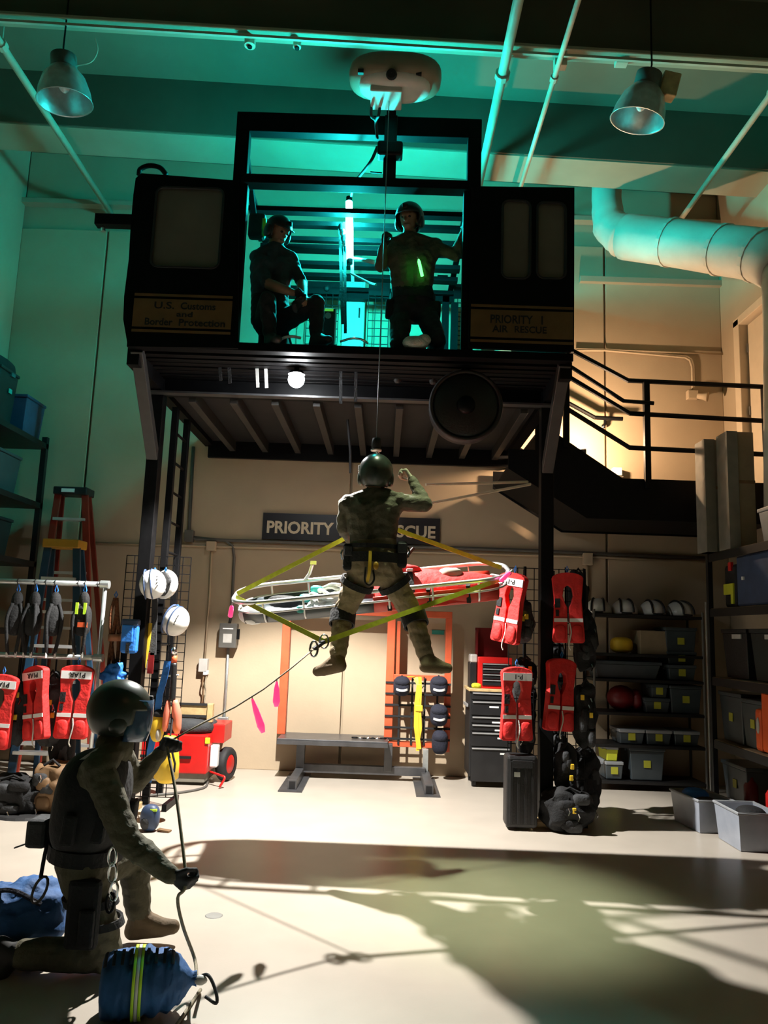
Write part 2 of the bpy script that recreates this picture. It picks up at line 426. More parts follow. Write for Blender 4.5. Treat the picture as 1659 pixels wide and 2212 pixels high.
# high bay lamps
def highbay(px, py, Y, tilt, lab, box):
    c = at(px, py, Y)
    t = thing('high_bay_lamp', lab, 'lamp', c, Euler(tilt), group='unlit high bay lamps')
    prof = [(0.235, 0.0), (0.228, 0.01), (0.215, 0.10), (0.175, 0.22), (0.12, 0.29), (0.105, 0.30)]
    part(MB().lathe(prof, (0, 0, 0), n=28), 'reflector', 'galv', t, smooth=True, solid=0.006, local=True)
    part(MB().lathe([(0.105, 0.29), (0.11, 0.30), (0.11, 0.42), (0.05, 0.45), (0.001, 0.45)], (0, 0, 0), n=20), 'housing', 'box_grey', t, smooth=True, local=True)
    part(MB().ell((0, 0, 0.19), (0.055, 0.055, 0.10)), 'bulb', 'white_paint', t, smooth=True, local=True)
    up = V((0, 0, 1)); up = Euler(tilt).to_matrix().inverted() @ up
    part(MB().tube([V((0, 0, 0.44)), V((0, 0, 0.5)), V((0, 0, 0.5))+up*(7.45-c.z-0.5)], 0.008, 6), 'cord', 'black_steel', t, local=True)
    if box: part(MB().box((0.19, 0.02, 0.36), (0.15, 0.14, 0.20)), 'ballast_box', 'wood_pale', t, bevel=0.01, local=True)
    else:
        lp = smoothpath([(0.11, 0, 0.33), (0.24, 0, 0.36), (0.30, 0, 0.46), (0.28, 0, 0.58)])
        part(MB().tube(lp, 0.006, 5), 'loose_wire', 'pipe_cream', t, local=True)
highbay(140, 222, 6.2, (0.10, -0.08, 0), 'unlit bell shaped lamp hanging near the slanting ceiling pipe', False)
highbay(1376, 262, 6.2, (0.18, 0.22, 0), 'unlit bell shaped lamp with a box on its side above the duct', True)

# insulated duct
R = 0.245
pts = [at(1312, 330, 8.5)]
pts = [V((pts[0].x, 8.5, rz(pts[0].x, 7.5)))]+[at(*q) for q in ((1310, 430, 8.5), (1318, 485, 8.48), (1352, 512, 8.36), (1450, 524, 8.0), (1560, 540, 7.55), (1640, 552, 7.2), (1690, 575, 7.02), (1709, 630, 6.98))]
pb = at(1716, 1120, 6.98)
t = thing('insulated_duct', 'pale wrapped air duct bending from ceiling to the upstairs door side', 'duct', (pb.x, pb.y, pb.z))
part(MB().tube([V((pts[0].x, pts[0].y, pts[0].z-0.02))]+smoothpath(pts[1:4], 5), [0.17]*3+[0.18]*3+[0.21]*3+[0.23]*2+[R], 18), 'elbow', 'insul', t, smooth=True)
part(MB().tube(smoothpath(pts[3:8], 4), R*1.04, 18), 'run', 'insul', t, smooth=True)
part(MB().tube(smoothpath([pts[7], pts[8], pb], 6), R*1.02, 18), 'drop', 'insul', t, smooth=True)
for k in (4, 5, 6):
    q = pts[k]; d = (pts[k+1]-pts[k-1]).normalized(); part(MB().cyl(q-d*0.02, q+d*0.02, R*1.09, n=18), 'band', 'insul', t, smooth=False)
part(MB().tube(smoothpath([p+V((0, -R*0.98, -0.06)) for p in pts[3:8]], 4), 0.012, 6), 'seam', 'insul', t)

# ================================================================== wall fittings
def wp(px, py, d=0.0): return at(px, py, YB-d)
# sign
c = (wp(566, 1107)+wp(950, 1178))/2; c = V((( wp(568,1140).x+wp(950,1140).x)/2, YB, wp(758, 1143).z))
SW, SH = wp(950, 1140).x-wp(568, 1140).x, 0.315
t = thing('wall_sign', 'black wall sign with pale capital lettering behind the hanging rescuer', 'sign', (c.x, YB-0.02, c.z))
part(MB().box((0, 0, 0), (SW, 0.03, SH)), 'board', 'sign_black', t, local=True)
for wd_, a_, b_ in (('PRIORITY', 0.0, 0.397), ('1', 0.432, 0.452), ('AIR', 0.498, 0.62), ('RESCUE', 0.665, 1.0)):
    x0, x1 = (a_-0.5)*SW*0.95, (b_-0.5)*SW*0.95
    text_part(wd_, 'word', 'sign_cream', t, ((x0+x1)/2, -0.016, -0.01), (1, 0, 0), (0, 0, 1), 0.15, x1-x0, 0.004, 0.03)
# conduits
def conduit(name, pix, r, lab, m='box_grey', boxes=(), d=0.03):
    pts = [wp(a, b, d) for a, b in pix]
    t = thing(name, lab, 'conduit', (pts[-1].x, YB-d, min(p.z for p in pts)))
    part(MB().tube(pts, r, 8), 'pipe', m, t, smooth=True)
    for (a, b, sx, sz, mm, nm) in boxes:
        q = wp(a, b, 0.045); part(MB().box(q, (sx, 0.09, sz)), nm, mm, t, bevel=0.006)
    return t
conduit('wall_conduit', [(418, 965), (408, 1158), (424, 1165), (1160, 1190), (1530, 1206)], 0.02, 'grey conduit dropping from the deck and running along below the black sign', 'box_grey', [(409, 1158, 0.10, 0.14, 'box_grey', 'pull_box')])
conduit('wall_conduit', [(410, 1160), (488, 1168), (503, 1180), (506, 1205), (500, 1330), (496, 1345)], 0.017, 'grey conduit bending down to the switch box', 'box_grey')
conduit('wall_conduit', [(185, 1172), (450, 1180), (1275, 1203), (1525, 1214)], 0.014, 'pale conduit painted like the wall, lower one of the long pair', 'wall_paint', [(457, 1180, 0.11, 0.11, 'wall_paint', 'pull_box'), (1269, 1208, 0.11, 0.14, 'wall_paint', 'pull_box')])
conduit('wall_conduit', [(457, 1185), (452, 1300), (442, 1425)], 0.013, 'pale vertical conduit down to the outlet box above the red cart', 'wall_paint', [(440, 1437, 0.10, 0.15, 'box_light', 'outlet_box'), (445, 1453, 0.05, 0.05, 'white_paint', 'plug')])
conduit('wall_conduit', [(1269, 1212), (1268, 1330)], 0.014, 'pale vertical conduit beside the hanging vests', 'wall_paint')
conduit('wall_conduit', [(1245, 757), (1310, 757), (1480, 772), (1490, 778), (1495, 792), (1496, 845)], 0.014, 'pale upstairs conduit bending down to a fitting by the door', 'wall_paint')
conduit('wall_conduit', [(1245, 753), (1565, 765)], 0.011, 'straight upstairs conduit above the stair railing', 'wall_paint')
cc = wp(1496, 853, 0.06)
t = thing('wall_horn', 'small beige wall fitting with a horn under the upstairs conduit', 'alarm horn', cc)
part(MB().box((0, 0.01, 0), (0.13, 0.09, 0.11)), 'body', 'wall_paint', t, bevel=0.01, local=True)
part(MB().lathe([(0.03, 0), (0.035, 0.06), (0.06, 0.12)], (0.05, -0.02, -0.02), (0.8, -0.5, -0.2), 14), 'horn', 'wall_paint', t, smooth=True, solid=0.006, local=True)
# switch box
c = wp(494, 1373, 0.07)
t = thing('switch_box', 'dark grey electrical switch box with a pale label on the wall', 'switch box', c)
part(MB().box((0, 0, 0), (0.20, 0.13, 0.28)), 'body', 'box_grey', t, bevel=0.008, local=True)
part(MB().box((0, -0.066, -0.03), (0.10, 0.004, 0.10)), 'label_plate', 'box_light', t, local=True)
part(MB().box((0, -0.067, 0.08), (0.12, 0.006, 0.012)), 'nameplate', 'white_paint', t, local=True)
part(MB().box((0.115, -0.02, 0.02), (0.03, 0.03, 0.12)), 'lever', 'black_steel', t, bevel=0.004, local=True)
conduit('wall_conduit', [(493, 1400), (489, 1480), (484, 1550)], 0.017, 'steel conduit between the switch box and the floor outlet', 'galv')
c = wp(482, 1562, 0.05)
t = thing('power_outlet', 'square steel outlet box with a round socket near the red cart', 'outlet', c)
part(MB().box((0, 0, 0), (0.12, 0.08, 0.14)), 'body', 'galv', t, bevel=0.006, local=True)
part(MB().lathe([(0.001, 0.11), (0.045, 0.11), (0.05, 0.0), (0.001, 0.0)], (0, -0.03, -0.03), (0, -0.7, -0.7), 16), 'socket', 'box_grey', t, smooth=True, local=True)
for k, (x0, x1) in enumerate(((440, 436), (446, 441))):
    p = [wp(x0, 1460, 0.06), wp(x0-3, 1480, 0.09), wp(x1+3, 1495, 0.07), wp(x1, 1520, 0.1)]
    solo(MB().tube(smoothpath(p), 0.009, 6), 'outlet_cord', 'wood_dark' if k == 0 else 'rope_tan', 'short %s cord hanging from the outlet box above the cart' % ('dark' if k == 0 else 'tan'), 'cord', smooth=True)
solo(MB().box(wp(946, 1366, 0.006), (0.14, 0.008, 0.05)), 'wall_glint_patch', 'teal_cloth', 'small blue patch for a glint on the wall inside the orange frame', 'glint patch')  # blue patch put in for a pale reflection glint
c = wp(1332, 1020, 0.06)
SL = at(1250, 962, 8.60)
t = thing('stair_work_lamp', 'warm work lamp standing on the stair behind its dark side plate', 'lamp', SL-V((0, 0, 0.32)))
part(MB().box((0, 0, 0.22), (0.16, 0.08, 0.12)), 'housing', 'case_black', t, bevel=0.015, local=True)
part(MB().box((0, 0, 0.285), (0.14, 0.06, 0.008)), 'lens', 'wall_lamp_face', t, local=True)
part(MB().cyl((0, 0, 0.0), (0, 0, 0.16), 0.015), 'stem', 'case_black', t, local=True)
part(MB().box((0, 0, 0.0), (0.2, 0.14, 0.02)), 'base', 'case_black', t, local=True)
t = thing('alarm_box', 'small white box on the wall just above the stair side', 'box', c)
part(MB().box((0, 0, 0), (0.11, 0.10, 0.10)), 'body', 'white_paint', t, bevel=0.01, local=True)
part(MB().box((0.062, 0, -0.02), (0.02, 0.06, 0.08)), 'cover', 'box_light', t, local=True)
solo(MB().lathe([(0.001, 0.003), (0.045, 0.003), (0.05, 0.0)], onfloor(462, 1978), n=20), 'floor_drain', 'drain', 'round grey floor cap on the lit floor before the shadow', 'floor cap')

# ================================================================== the cabin tower
CY = 6.15                                              # front face of the cabin mock-up
PY = 7.05                                              # posts
ZF = at(760, 745, CY).z                                # cabin sill
ZR = at(760, 400, CY).z                                # roof line
DK = at(760, 873, PY).z                                # underside of the deck
pr = onfloor(1183, 1772); pl_x = at(308, 1300, PY).x
PXR, PXL = at(1179, 1300, PY).x, pl_x
TW = thing('rescue_training_tower', 'black steel tower carrying a mock helicopter cabin lit teal inside', 'training tower', (0.0, PY, 0))
BS = 'black_steel'
for x in (PXL, PXR):
    part(MB().bx(x-0.058, x+0.058, PY-0.06, PY+0.06, 0.05, DK+0.3), 'post', BS, TW, bevel=0.006)
    part(MB().bx(x-0.058, x+0.058, 9.0, 9.11, 0, DK+0.3), 'rear_post', BS, TW) if False else None
    part(MB().bx(x-0.11, x+0.11, PY-0.11, PY+0.11, 0.0, 0.05), 'base_plate', 'wood_pale', TW, bevel=0.004)
# side wall ledger posts against the back wall hidden by gear
cxl, cxr = at(272, 740, CY).x, at(1240, 745, CY).x     # cabin ends
# knee braces
for s, x0, x1 in ((0, at(286, 760, CY).x, PXL), (1, at(1226, 775, CY).x, PXR)):
    part(MB().bar((x0, CY+0.12, ZF-0.06), (x1, PY-0.04, at(330, 990, PY).z), 0.10, 0.09), 'brace', 'grey_steel', TW, bevel=0.005)
# main beam at the posts, side beams and deck
zb0, zb1 = at(760, 868, PY).z, at(760, 815, PY).z
part(MB().bx(PXL-0.1, PXR+0.12, PY-0.05, PY+0.05, zb0, zb1), 'main_beam', BS, TW, bevel=0.006)
part(MB().bx(PXL-0.1, PXR+0.12, PY-0.14, PY-0.05, zb0-0.012, zb0+0.006), 'beam_flange', 'bench_steel', TW)
for x in (PXL, PXR):
    part(MB().bx(x-0.05, x+0.05, CY+0.1, YB-0.03, zb0+0.02, zb0+0.2), 'side_beam', BS, TW)
for k in range(9):
    x = PXL+0.1+(PXR-PXL-0.1)*(k+0.5)/9
    part(MB().bx(x-0.035, x+0.035, PY+0.05, YB-0.05, DK-0.02, DK+0.10), 'joist', 'grey_steel', TW, bevel=0.004)
part(MB().bx(PXL, PXR, PY+0.28, YB-0.04, DK+0.10, DK+0.13), 'deck_plate', 'dark_deck', TW)
part(MB().bx(PXL, PXR, YB-0.09, YB-0.03, DK-0.10, DK+0.12), 'rear_beam', BS, TW)
# cabin floor: slatted underside
part(MB().bx(cxl, cxr, CY+0.02, CY+0.12, ZF-0.07, ZF), 'sill', 'cabin_black', TW, bevel=0.006)
for k in range(8):
    y = CY+0.17+k*0.105
    part(MB().bx(cxl+0.05, cxr-0.05, y, y+0.075, ZF-0.075-0.004*(k % 2), ZF-0.045), 'floor_slat', BS, TW, bevel=0.004)
part(MB().bx(cxl+0.02, cxr-0.02, CY+0.12, PY+0.3, ZF-0.04, ZF-0.005), 'floor_plate', 'dark_deck', TW)
part(MB().bx(cxl+0.12, PXR-0.05, PY+0.55, 9.18, ZF-0.04, ZF-0.005), 'floor_plate', 'dark_deck', TW)
# front panels with windows
def rrect(x0, x1, z0, z1, r, n=5):
    o = []
    for cx, cz, a in ((x1-r, z1-r, 0), (x0+r, z1-r, 90), (x0+r, z0+r, 180), (x1-r, z0+r, 270)):
        for i in range(n+1):
            th = math.radians(a+90*i/n); o.append((cx+r*math.cos(th), cz+r*math.sin(th)))
    return o
def framed_panel(outer, holes, y, d, name):
    """panel with real window openings: grid of quads filled by bmesh"""
    bm = bmesh.new()
    loops = [outer]+holes; edges = []
    for lp in loops:
        vv = [bm.verts.new((x, y, z)) for x, z in lp]
        edges += [bm.edges.new((vv[i], vv[(i+1) % len(vv)])) for i in range(len(vv))]
    bmesh.ops.triangle_fill(bm, use_beauty=True, use_dissolve=False, edges=edges)
    g = bmesh.ops.extrude_face_region(bm, geom=list(bm.faces))
    bmesh.ops.translate(bm, vec=(0, d, 0), verts=[e for e in g['geom'] if isinstance(e, bmesh.types.BMVert)])
    bmesh.ops.recalc_face_normals(bm, faces=bm.faces)
    for v in bm.verts: v.co -= V(TW.location)
    me = D.meshes.new(name); bm.to_mesh(me); bm.free()
    o = D.objects.new(name, me); COL.objects.link(o); o.parent = TW; me.materials.append(M('cabin_black'))
    return o
def cp(px, py): p = at(px, py, CY); return (p.x, p.z)
outL = [cp(276, 748), cp(266, 690), cp(268, 640), cp(278, 560), cp(282, 490), cp(288, 420), cp(293, 385), cp(305, 374), cp(516, 390), cp(514, 752)]
wL0, wL1 = cp(322, 575), cp(484, 408)
hL = rrect(wL0[0]+0.01, wL1[0], wL0[1], wL1[1], 0.06)
framed_panel(outL, [hL], CY, 0.035, 'front_panel')
a1, a2, b1, b2 = cp(1084, 600), cp(1146, 434), cp(1160, 600), cp(1222, 438)
outR = [cp(1012, 750), cp(1018, 402), cp(1241, 405), cp(1240, 760)]
hR = [rrect(a1[0], a2[0], a1[1], a2[1], 0.06), rrect(b1[0], b2[0], b1[1], b2[1], 0.06)]
framed_panel(outR, hR, CY, 0.035, 'front_panel')
for h in [hL]+hR:
    part(MB().prism(h, lambda a, b, tt: (a, CY+0.022+tt, b), 0.008), 'window_pane', 'acrylic', TW, label='acrylic cabin window with reflected grey put into its colour')
    part(MB().tube([V((a, CY+0.004, b)) for a, b in h], 0.012, 6, closed=True), 'window_gasket', 'rubber', TW)
def decal(x0, x1, z0, z1, lines, nm):
    y = CY-0.004
    d = part(MB().bx(x0, x1, y, y+0.003, z0+0.045, z1-0.045), nm, 'gold_decal', TW, label='dull gold lettered band on the cabin side')
    part(MB().bx(x0, x1, y, y+0.003, z0, z0+0.022), 'stripe', 'gold_decal', d); part(MB().bx(x0, x1, y, y+0.003, z1-0.022, z1), 'stripe', 'gold_decal', d)
    for txt, zc, hh, ww, xc in lines:
        words_ = txt.split(' '); tot = sum(len(q)+1 for q in words_)-1; k_ = 0
        for q in words_:
            x_ = xc+ww*((k_+len(q)/2)/tot-0.5); k_ += len(q)+1
            text_part(q, 'word', 'decal_black', d, V((x_, y-0.0005, zc))-V(TW.location), (1, 0, 0), (0, 0, 1), hh, ww*len(q)/tot*0.96 if len(q) > 1 else None, 0.002, 0.02)
(x0, z0), (x1, z1) = cp(284, 716), cp(503, 640)
xm = (x0+x1)/2; hz = z1-z0
decal(x0, x1, z0, z1, [('U.S. Customs', z0+hz*0.70, 0.062, 0.52, xm+0.02), ('and', z0+hz*0.48, 0.045, 0.14, xm+0.02), ('Border Protection', z0+hz*0.27, 0.062, 0.68, xm+0.03)], 'gold_band')
(x0, z0), (x1, z1) = cp(1016, 738), cp(1238, 664)
xm = (x0+x1)/2; hz = z1-z0
decal(x0, x1, z0, z1, [('PRIORITY 1', z0+hz*0.62, 0.075, 0.46, xm-0.04), ('AIR RESCUE', z0+hz*0.36, 0.06, 0.46, xm-0.02)], 'gold_band')
# cabin ends, roof slats, back
ZT = ZR+0.02
for x in (PXL-0.02, PXR+0.02):
    for z in (ZF+0.38, ZF+0.74, ZF+1.08):
        part(MB().bx(x-0.02, x+0.02, CY+0.05, 7.9, z-0.02, z+0.02), 'side_rail', 'cabin_black', TW)
    for y in (CY+0.35, 7.0, 7.88): part(MB().bx(x-0.022, x+0.022, y-0.022, y+0.022, ZF-0.04, ZF+1.1), 'rail_post', 'cabin_black', TW)
ox0, ox1 = at(514, 500, CY).x, at(1014, 500, CY).x
for x in (ox0, ox1): part(MB().bx(x-0.05, x+0.05, CY+0.036, CY+0.12, ZF, ZT), 'door_post', 'cabin_black', TW, bevel=0.005)
part(MB().prism([(CY+0.05, ZF+0.02), (9.1, ZF+0.02), (9.1, 5.75), (CY+0.05, ZT-0.02)], lambda a, b, d: (PXR-0.01+d, a, b), 0.012), 'teal_block_panel', 'cabin_black', TW)  # closed end added to block the tube's teal light, top sloped out of view
part(MB().bx(ox0, ox1, CY, CY+0.12, ZT-0.02, ZT+0.06), 'header', 'cabin_black', TW, bevel=0.005)
ZS = 5.62; FY_ = 6.3
for k, (y, wd) in enumerate(((7.04, .09), (7.29, .08), (7.59, .06), (7.79, .13), (8.15, .11), (8.44, .11), (8.81, .13))):
    part(MB().bx(ox0-0.1, ox1+0.1, y-wd/2, y+wd/2, ZS-0.03, ZS+0.02), 'roof_slat', 'cabin_black', TW, bevel=0.004)
for x in (ox0-0.05, ox1+0.05): part(MB().bx(x-0.03, x+0.03, FY_+0.06, 8.88, ZS+0.02, ZS+0.06), 'roof_rail', 'cabin_black', TW)
part(MB().bx(ox0-0.1, ox1+0.1, 8.80, 8.87, ZS-0.10, ZS-0.03), 'rear_header', 'cabin_black', TW)
for x in (ox0, ox1): part(MB().bx(x-0.04, x+0.04, 8.80, 8.88, ZF, ZS), 'rear_post', 'cabin_black', TW)
part(MB().bx(at(975, 650, 8.6).x, at(990, 650, 8.6).x, 8.58, 8.64, ZF, ZS-0.2), 'inner_post', 'cabin_black', TW)
part(MB().bx(at(945, 590, 8.6).x, ox1, 8.58, 8.64, at(970, 612, 8.6).z, at(970, 596, 8.6).z), 'inner_rail', 'cabin_black', TW)
# top frame carrying the hoist mast
FY = 6.3
zt0, zt1 = at(770, 297, FY).z, at(770, 256, FY).z
fx0, fx1 = at(524, 330, FY).x, at(1024, 330, FY).x
part(MB().bx(fx0-0.06, fx1+0.06, FY-0.05, FY+0.05, zt0, zt1), 'top_beam', 'cabin_black', TW, bevel=0.006)
for x in (fx0, fx1):
    part(MB().bx(x-0.06, x+0.06, FY-0.05, FY+0.05, ZT, zt0), 'top_post', 'cabin_black', TW, bevel=0.006)
    part(MB().bar((x, FY+0.05, zt0-0.03), (x, 7.2, ZT+0.03), 0.05, 0.05), 'top_brace', 'cabin_black', TW)
# outrigger stub, arched grab handle
p, q = at(208, 477, 6.3), at(300, 475, 6.3); q.z = p.z
part(MB().bar(p, q, 0.09, 0.10), 'outrigger', BS, TW, bevel=0.006)
part(MB().tube([at(222, 488, 6.3), at(223, 500, 6.3)], 0.02, 8), 'shackle', 'chrome', TW)
hp = smoothpath([at(300, 378, 6.25), at(303, 366, 6.25), at(322, 358, 6.25), at(345, 362, 6.25), at(360, 378, 6.25)])
part(MB().tube(hp, 0.022, 8), 'grab_handle', BS, TW, smooth=True)
# straps hanging under the cabin floor
for k, (px, y0, y1) in enumerate(((477, 760, 822), (497, 765, 828), (557, 765, 837), (576, 765, 838), (736, 800, 872), (768, 820, 868))):
    a, b = at(px, y0, 6.62), at(px, y1, 6.62); a.z = ZF-0.07
    part(MB().bar(a, b, 0.028, 0.006, (0, 1, 0)), 'hanging_strap', 'reflective' if k in (2, 3) else 'grey_cloth', TW)
a, b = at(752, 880, 7.6), at(757, 1022, 7.6); a.z = DK
part(MB().tube([a, a.lerp(b, .6)+V((0.01, 0, 0)), b], 0.014, 6), 'hanging_hose', 'rubber', TW)

# round drum under the cabin
c = at(1004, 882, 6.42)
t = thing('hose_drum', 'big round black drum hanging under the cabin floor', 'drum', c)
part(MB().lathe([(0.001, -0.10), (0.255, -0.10), (0.29, -0.07), (0.305, -0.02), (0.305, 0.06), (0.275, 0.10), (0.001, 0.10)], (0, 0, 0), (0, 1, 0), 40), 'shell', 'case_black', t, smooth=True, local=True)
part(MB().tube([V((0.295*math.cos(i*2*math.pi/40), -0.09, 0.295*math.sin(i*2*math.pi/40))) for i in range(40)], 0.018, 6, closed=True), 'rim', 'rubber', t, smooth=True, local=True)
part(MB().lathe([(0.001, -0.14), (0.07, -0.14), (0.08, -0.10)], (0, 0, 0), (0, 1, 0), 20), 'hub', BS, t, smooth=True, local=True)
part(MB().bx(-0.04, 0.04, -0.03, 0.03, 0.28, ZF-0.081-c.z), 'bracket', BS, t, local=True)

# work lamp
t = thing('work_lamp', 'glaring round white work lamp clamped under the cabin floor', 'lamp', LAMP)
part(MB().lathe([(0.001, 0.10), (0.07, 0.09), (0.10, 0.0), (0.105, -0.04)], (0, 0, 0), n=24), 'shade', BS, t, smooth=True, solid=0.004, local=True) if False else None
part(MB().ell((0, 0, 0), 0.072, 20, 12), 'bulb', 'lamp_face', t, smooth=True, local=True)
part(MB().lathe([(0.001, 0.075), (0.06, 0.07), (0.075, 0.045)], (0, 0, 0), n=20), 'cap', BS, t, smooth=True, local=True)
part(MB().bx(-0.02, 0.02, -0.02, 0.02, 0.07, ZF-0.07-LAMP.z), 'bracket', BS, t, local=True)

# teal light tube
p0, p1 = at(756, 560, 7.15), at(754, 436, 7.15)
t = thing('light_tube', 'glowing teal light tube standing upright inside the cabin', 'lamp', p0)
part(MB().tube([p0, p0.lerp(p1, .45), p0.lerp(p1, .55), p1], [0.032, 0.037, 0.037, 0.032], 12), 'tube', 'teal_tube', t, smooth=True)
part(MB().cyl(p1, p1+V((0, 0, 0.05)), 0.03), 'end_cap', BS, t); part(MB().cyl(p0, p0-V((0, 0, 0.05)), 0.03), 'end_cap', BS, t)
cab = smoothpath([p1+V((0, 0, .04)), p1+V((.02, -.02, .05)), at(766, 396, 6.7), at(800, 350, 6.3), at(815, 318, 6.3)])
part(MB().tube(cab, 0.014, 6), 'power_cord', 'rubber', t, smooth=True)
cl = at(745, 500, 7.18)
t = thing('strap_cluster', 'bunch of straps and clips hanging beside the light tube', 'straps', cl)
for k, (px, y0, y1) in enumerate(((738, 405, 700), (744, 480, 720), (760, 560, 610))):
    a, b = at(px, y0, 7.22), at(px+2, y1, 7.22)
    if k == 0: a.z = ZS-0.05
    part(MB().bar(a, b, 0.03, 0.008, (0, 1, 0)), 'strap', ('black_cloth', 'grey_cloth', 'reflective')[k], t)
for k in range(5): part(MB().ell(at(737+k*3, 490+k*12, 7.18), (0.03, 0.02, 0.045), 8, 6), 'clip', 'chrome' if k % 2 else 'black_steel', t, smooth=True)
part(MB().tube(smoothpath([at(757, 590, 7.1), at(775, 600, 7.05), at(800, 612, 6.95), at(812, 615, 6.85)]), 0.012, 6), 'loose_strap', 'reflective', t)
solo(MB().tube([at(764, 558, 7.1), at(808, 566, 6.5)], [0.014, 0.02], 8), 'baton_light', 'reflective', 'pale rod reaching from the light tube to the kneeling crewman', 'rod', smooth=True)

# grid panels behind the crew, pale locker
def wiregrid(corner, u, vv, nu, nv, r):
    m = MB(); u, vv, c = V(u), V(vv), V(corner)
    for i in range(nu+1): m.tube([c+u*(i/nu), c+u*(i/nu)+vv], r, 4)
    for j in range(nv+1): m.tube([c+vv*(j/nv), c+vv*(j/nv)+u], r, 4)
    return m
for (xa, xb, ya, yb, lab, nu, nv) in ((658, 734, 610, 760, 'black wire grid between the seated crewman and the pale locker', 5, 9), (792, 842, 610, 760, 'black wire grid between the pale locker and the kneeling crewman', 3, 9), (978, 1006, 615, 765, 'narrow wire grid at the far end of the cabin opening', 3, 15)):
    a, b = at(xa, yb, 8.74), at(xb, ya, 8.74)
    t = thing('wire_grid', lab, 'wire grid', a, group='wire grids in the cabin')
    part(wiregrid((a.x, 8.74, a.z), (b.x-a.x, 0, 0), (0, 0, b.z-a.z), nu, nv, 0.006), 'wires', BS, t)
    part(MB().bx(a.x, b.x, 8.73, 8.75, b.z, ZS-0.08), 'hanger', BS, t)
    if nu != 3 or xa > 900:
        part(MB().ell(at((xa+xb)/2+10, 622, 8.71), (0.035, 0.03, 0.04), 8, 6), 'hook_knob', 'rubber', t, smooth=True)
a, b = at(736, 770, 8.9), at(790, 603, 8.9)
t = thing('pale_locker', 'pale upright locker glowing teal behind the light tube', 'locker', (a.x, 9.0, ZF))
part(MB().bx(a.x, b.x, 8.91, 9.17, ZF, b.z), 'body', 'locker_pale', t, bevel=0.01)
part(MB().bx(a.x+0.03, b.x-0.03, 8.895, 8.912, ZF+0.05, b.z-0.04), 'door', 'locker_pale', t, bevel=0.004)
part(MB().bx(b.x-0.07, b.x-0.05, 8.875, 8.895, b.z-0.5, b.z-0.38), 'handle', BS, t)
# case with a green label
a, b = at(690, 745, 6.95), at(725, 665, 6.95)
t = thing('radio_case', 'small black case with a green label beside the seated crewman', 'case', (a.x, 7.0, a.z))
part(MB().bx(a.x, b.x, 6.95, 7.1, a.z, b.z), 'body', 'case_black', t, bevel=0.01)
part(MB().bx(a.x+0.02, b.x-0.02, 6.943, 6.951, b.z-0.035, b.z-0.012), 'label_strip', 'screen_green', t)
part(MB().lathe([(0.001, 0.006), (0.03, 0.006), (0.03, 0)], ((a.x+b.x)/2, 6.95, b.z-0.08), (0, -1, 0), 14), 'dial', 'box_light', t)
part(MB().bx(a.x-0.02, b.x+0.02, 6.93, 7.12, ZF-0.005, a.z), 'stand', BS, t)
solo(MB().tube(smoothpath([at(600, 738, 6.24), at(615, 729, 6.22), at(632, 727, 6.22), at(650, 730, 6.24)]), 0.012, 6), 'cable_loop', 'reflective', 'pale cable loop on the cabin sill by the seated crewman', 'cable', smooth=True)
solo(MB().tube(smoothpath([at(735, 738, 6.25), at(760, 731, 6.22), at(780, 733, 6.22), at(795, 742, 6.24)]), 0.011, 6), 'cable_loop', 'chrome', 'curved cable on the cabin sill under the light tube', 'cable', smooth=True)

# hoist
t = thing('rescue_hoist', 'white oval rescue hoist housing on a black mast above the cabin', 'hoist', (HOIST.x, HOIST.y, HOIST.z))
hc = at(854, 168, 5.85)
part(MB().ell(hc, (0.385, 0.22, 0.135), 32, 16, None, power=0.72), 'housing', 'hoist_tan', t, smooth=True)
part(MB().ell(hc+V((0, -0.02, -0.085)), (0.30, 0.17, 0.10), 28, 12, None, power=0.8), 'lower_shell', 'hoist_white', t, smooth=True)
part(MB().bx(hc.x-0.20, hc.x+0.06, hc.y-0.12, hc.y+0.12, hc.z-0.215, hc.z-0.16), 'guide', 'hoist_white', t, bevel=0.01)
part(MB().lathe([(0.001, 0.03), (0.036, 0.03), (0.045, 0.0)], hc+V((-0.03, -0.19, -0.12)), (0, -1, -0.3), 16), 'lens', 'rubber', t)
for dx in (-0.28, 0.19): part(MB().box(hc+V((dx, -0.165, -0.085)), (0.045, 0.03, 0.035)), 'latch', 'rubber', t)
mx = at(844, 300, 6.3).x
part(MB().bx(mx-0.055, mx+0.055, 6.18, 6.245, ZT+0.065, hc.z-0.1), 'mast', BS, t, bevel=0.006)
part(MB().bar((mx, 6.2, hc.z-0.06), (hc.x-0.03, hc.y+0.12, hc.z-0.06), 0.08, 0.08), 'arm', BS, t)
part(MB().box((mx, 6.175, at(845, 330, 6.2).z), (0.22, 0.12, 0.13)), 'clamp', BS, t, bevel=0.02)
for k, pxs in enumerate(((803, 228, 802, 250, 812, 262), (822, 228, 818, 248, 812, 262))):
    part(MB().tube(smoothpath([at(pxs[0], pxs[1]-6, 5.95), at(pxs[2], pxs[3], 5.95), at(pxs[4], pxs[5], 6.1), at(815, 300, 6.2)]), 0.013, 6), 'hose', 'rubber', t, smooth=True)
part(MB().bar(at(800, 372, 6.22), at(825, 374, 6.22), 0.012, 0.012), 'pin', BS, t)
hk = at(813, 962, 5.85)
top = V((hk.x, hk.y, hc.z-0.2))
part(MB().cyl(top, hk, 0.004, n=6), 'cable', 'cable', t)
part(MB().lathe([(0.001, 0.06), (0.03, 0.055), (0.036, 0.03), (0.036, -0.02), (0.02, -0.03)], hk, n=16), 'bumper', 'rubber', t, smooth=True)
part(MB().lathe([(0.02, -0.03), (0.042, -0.035), (0.042, -0.045), (0.001, -0.05)], hk, n=16), 'disc', 'alu', t)
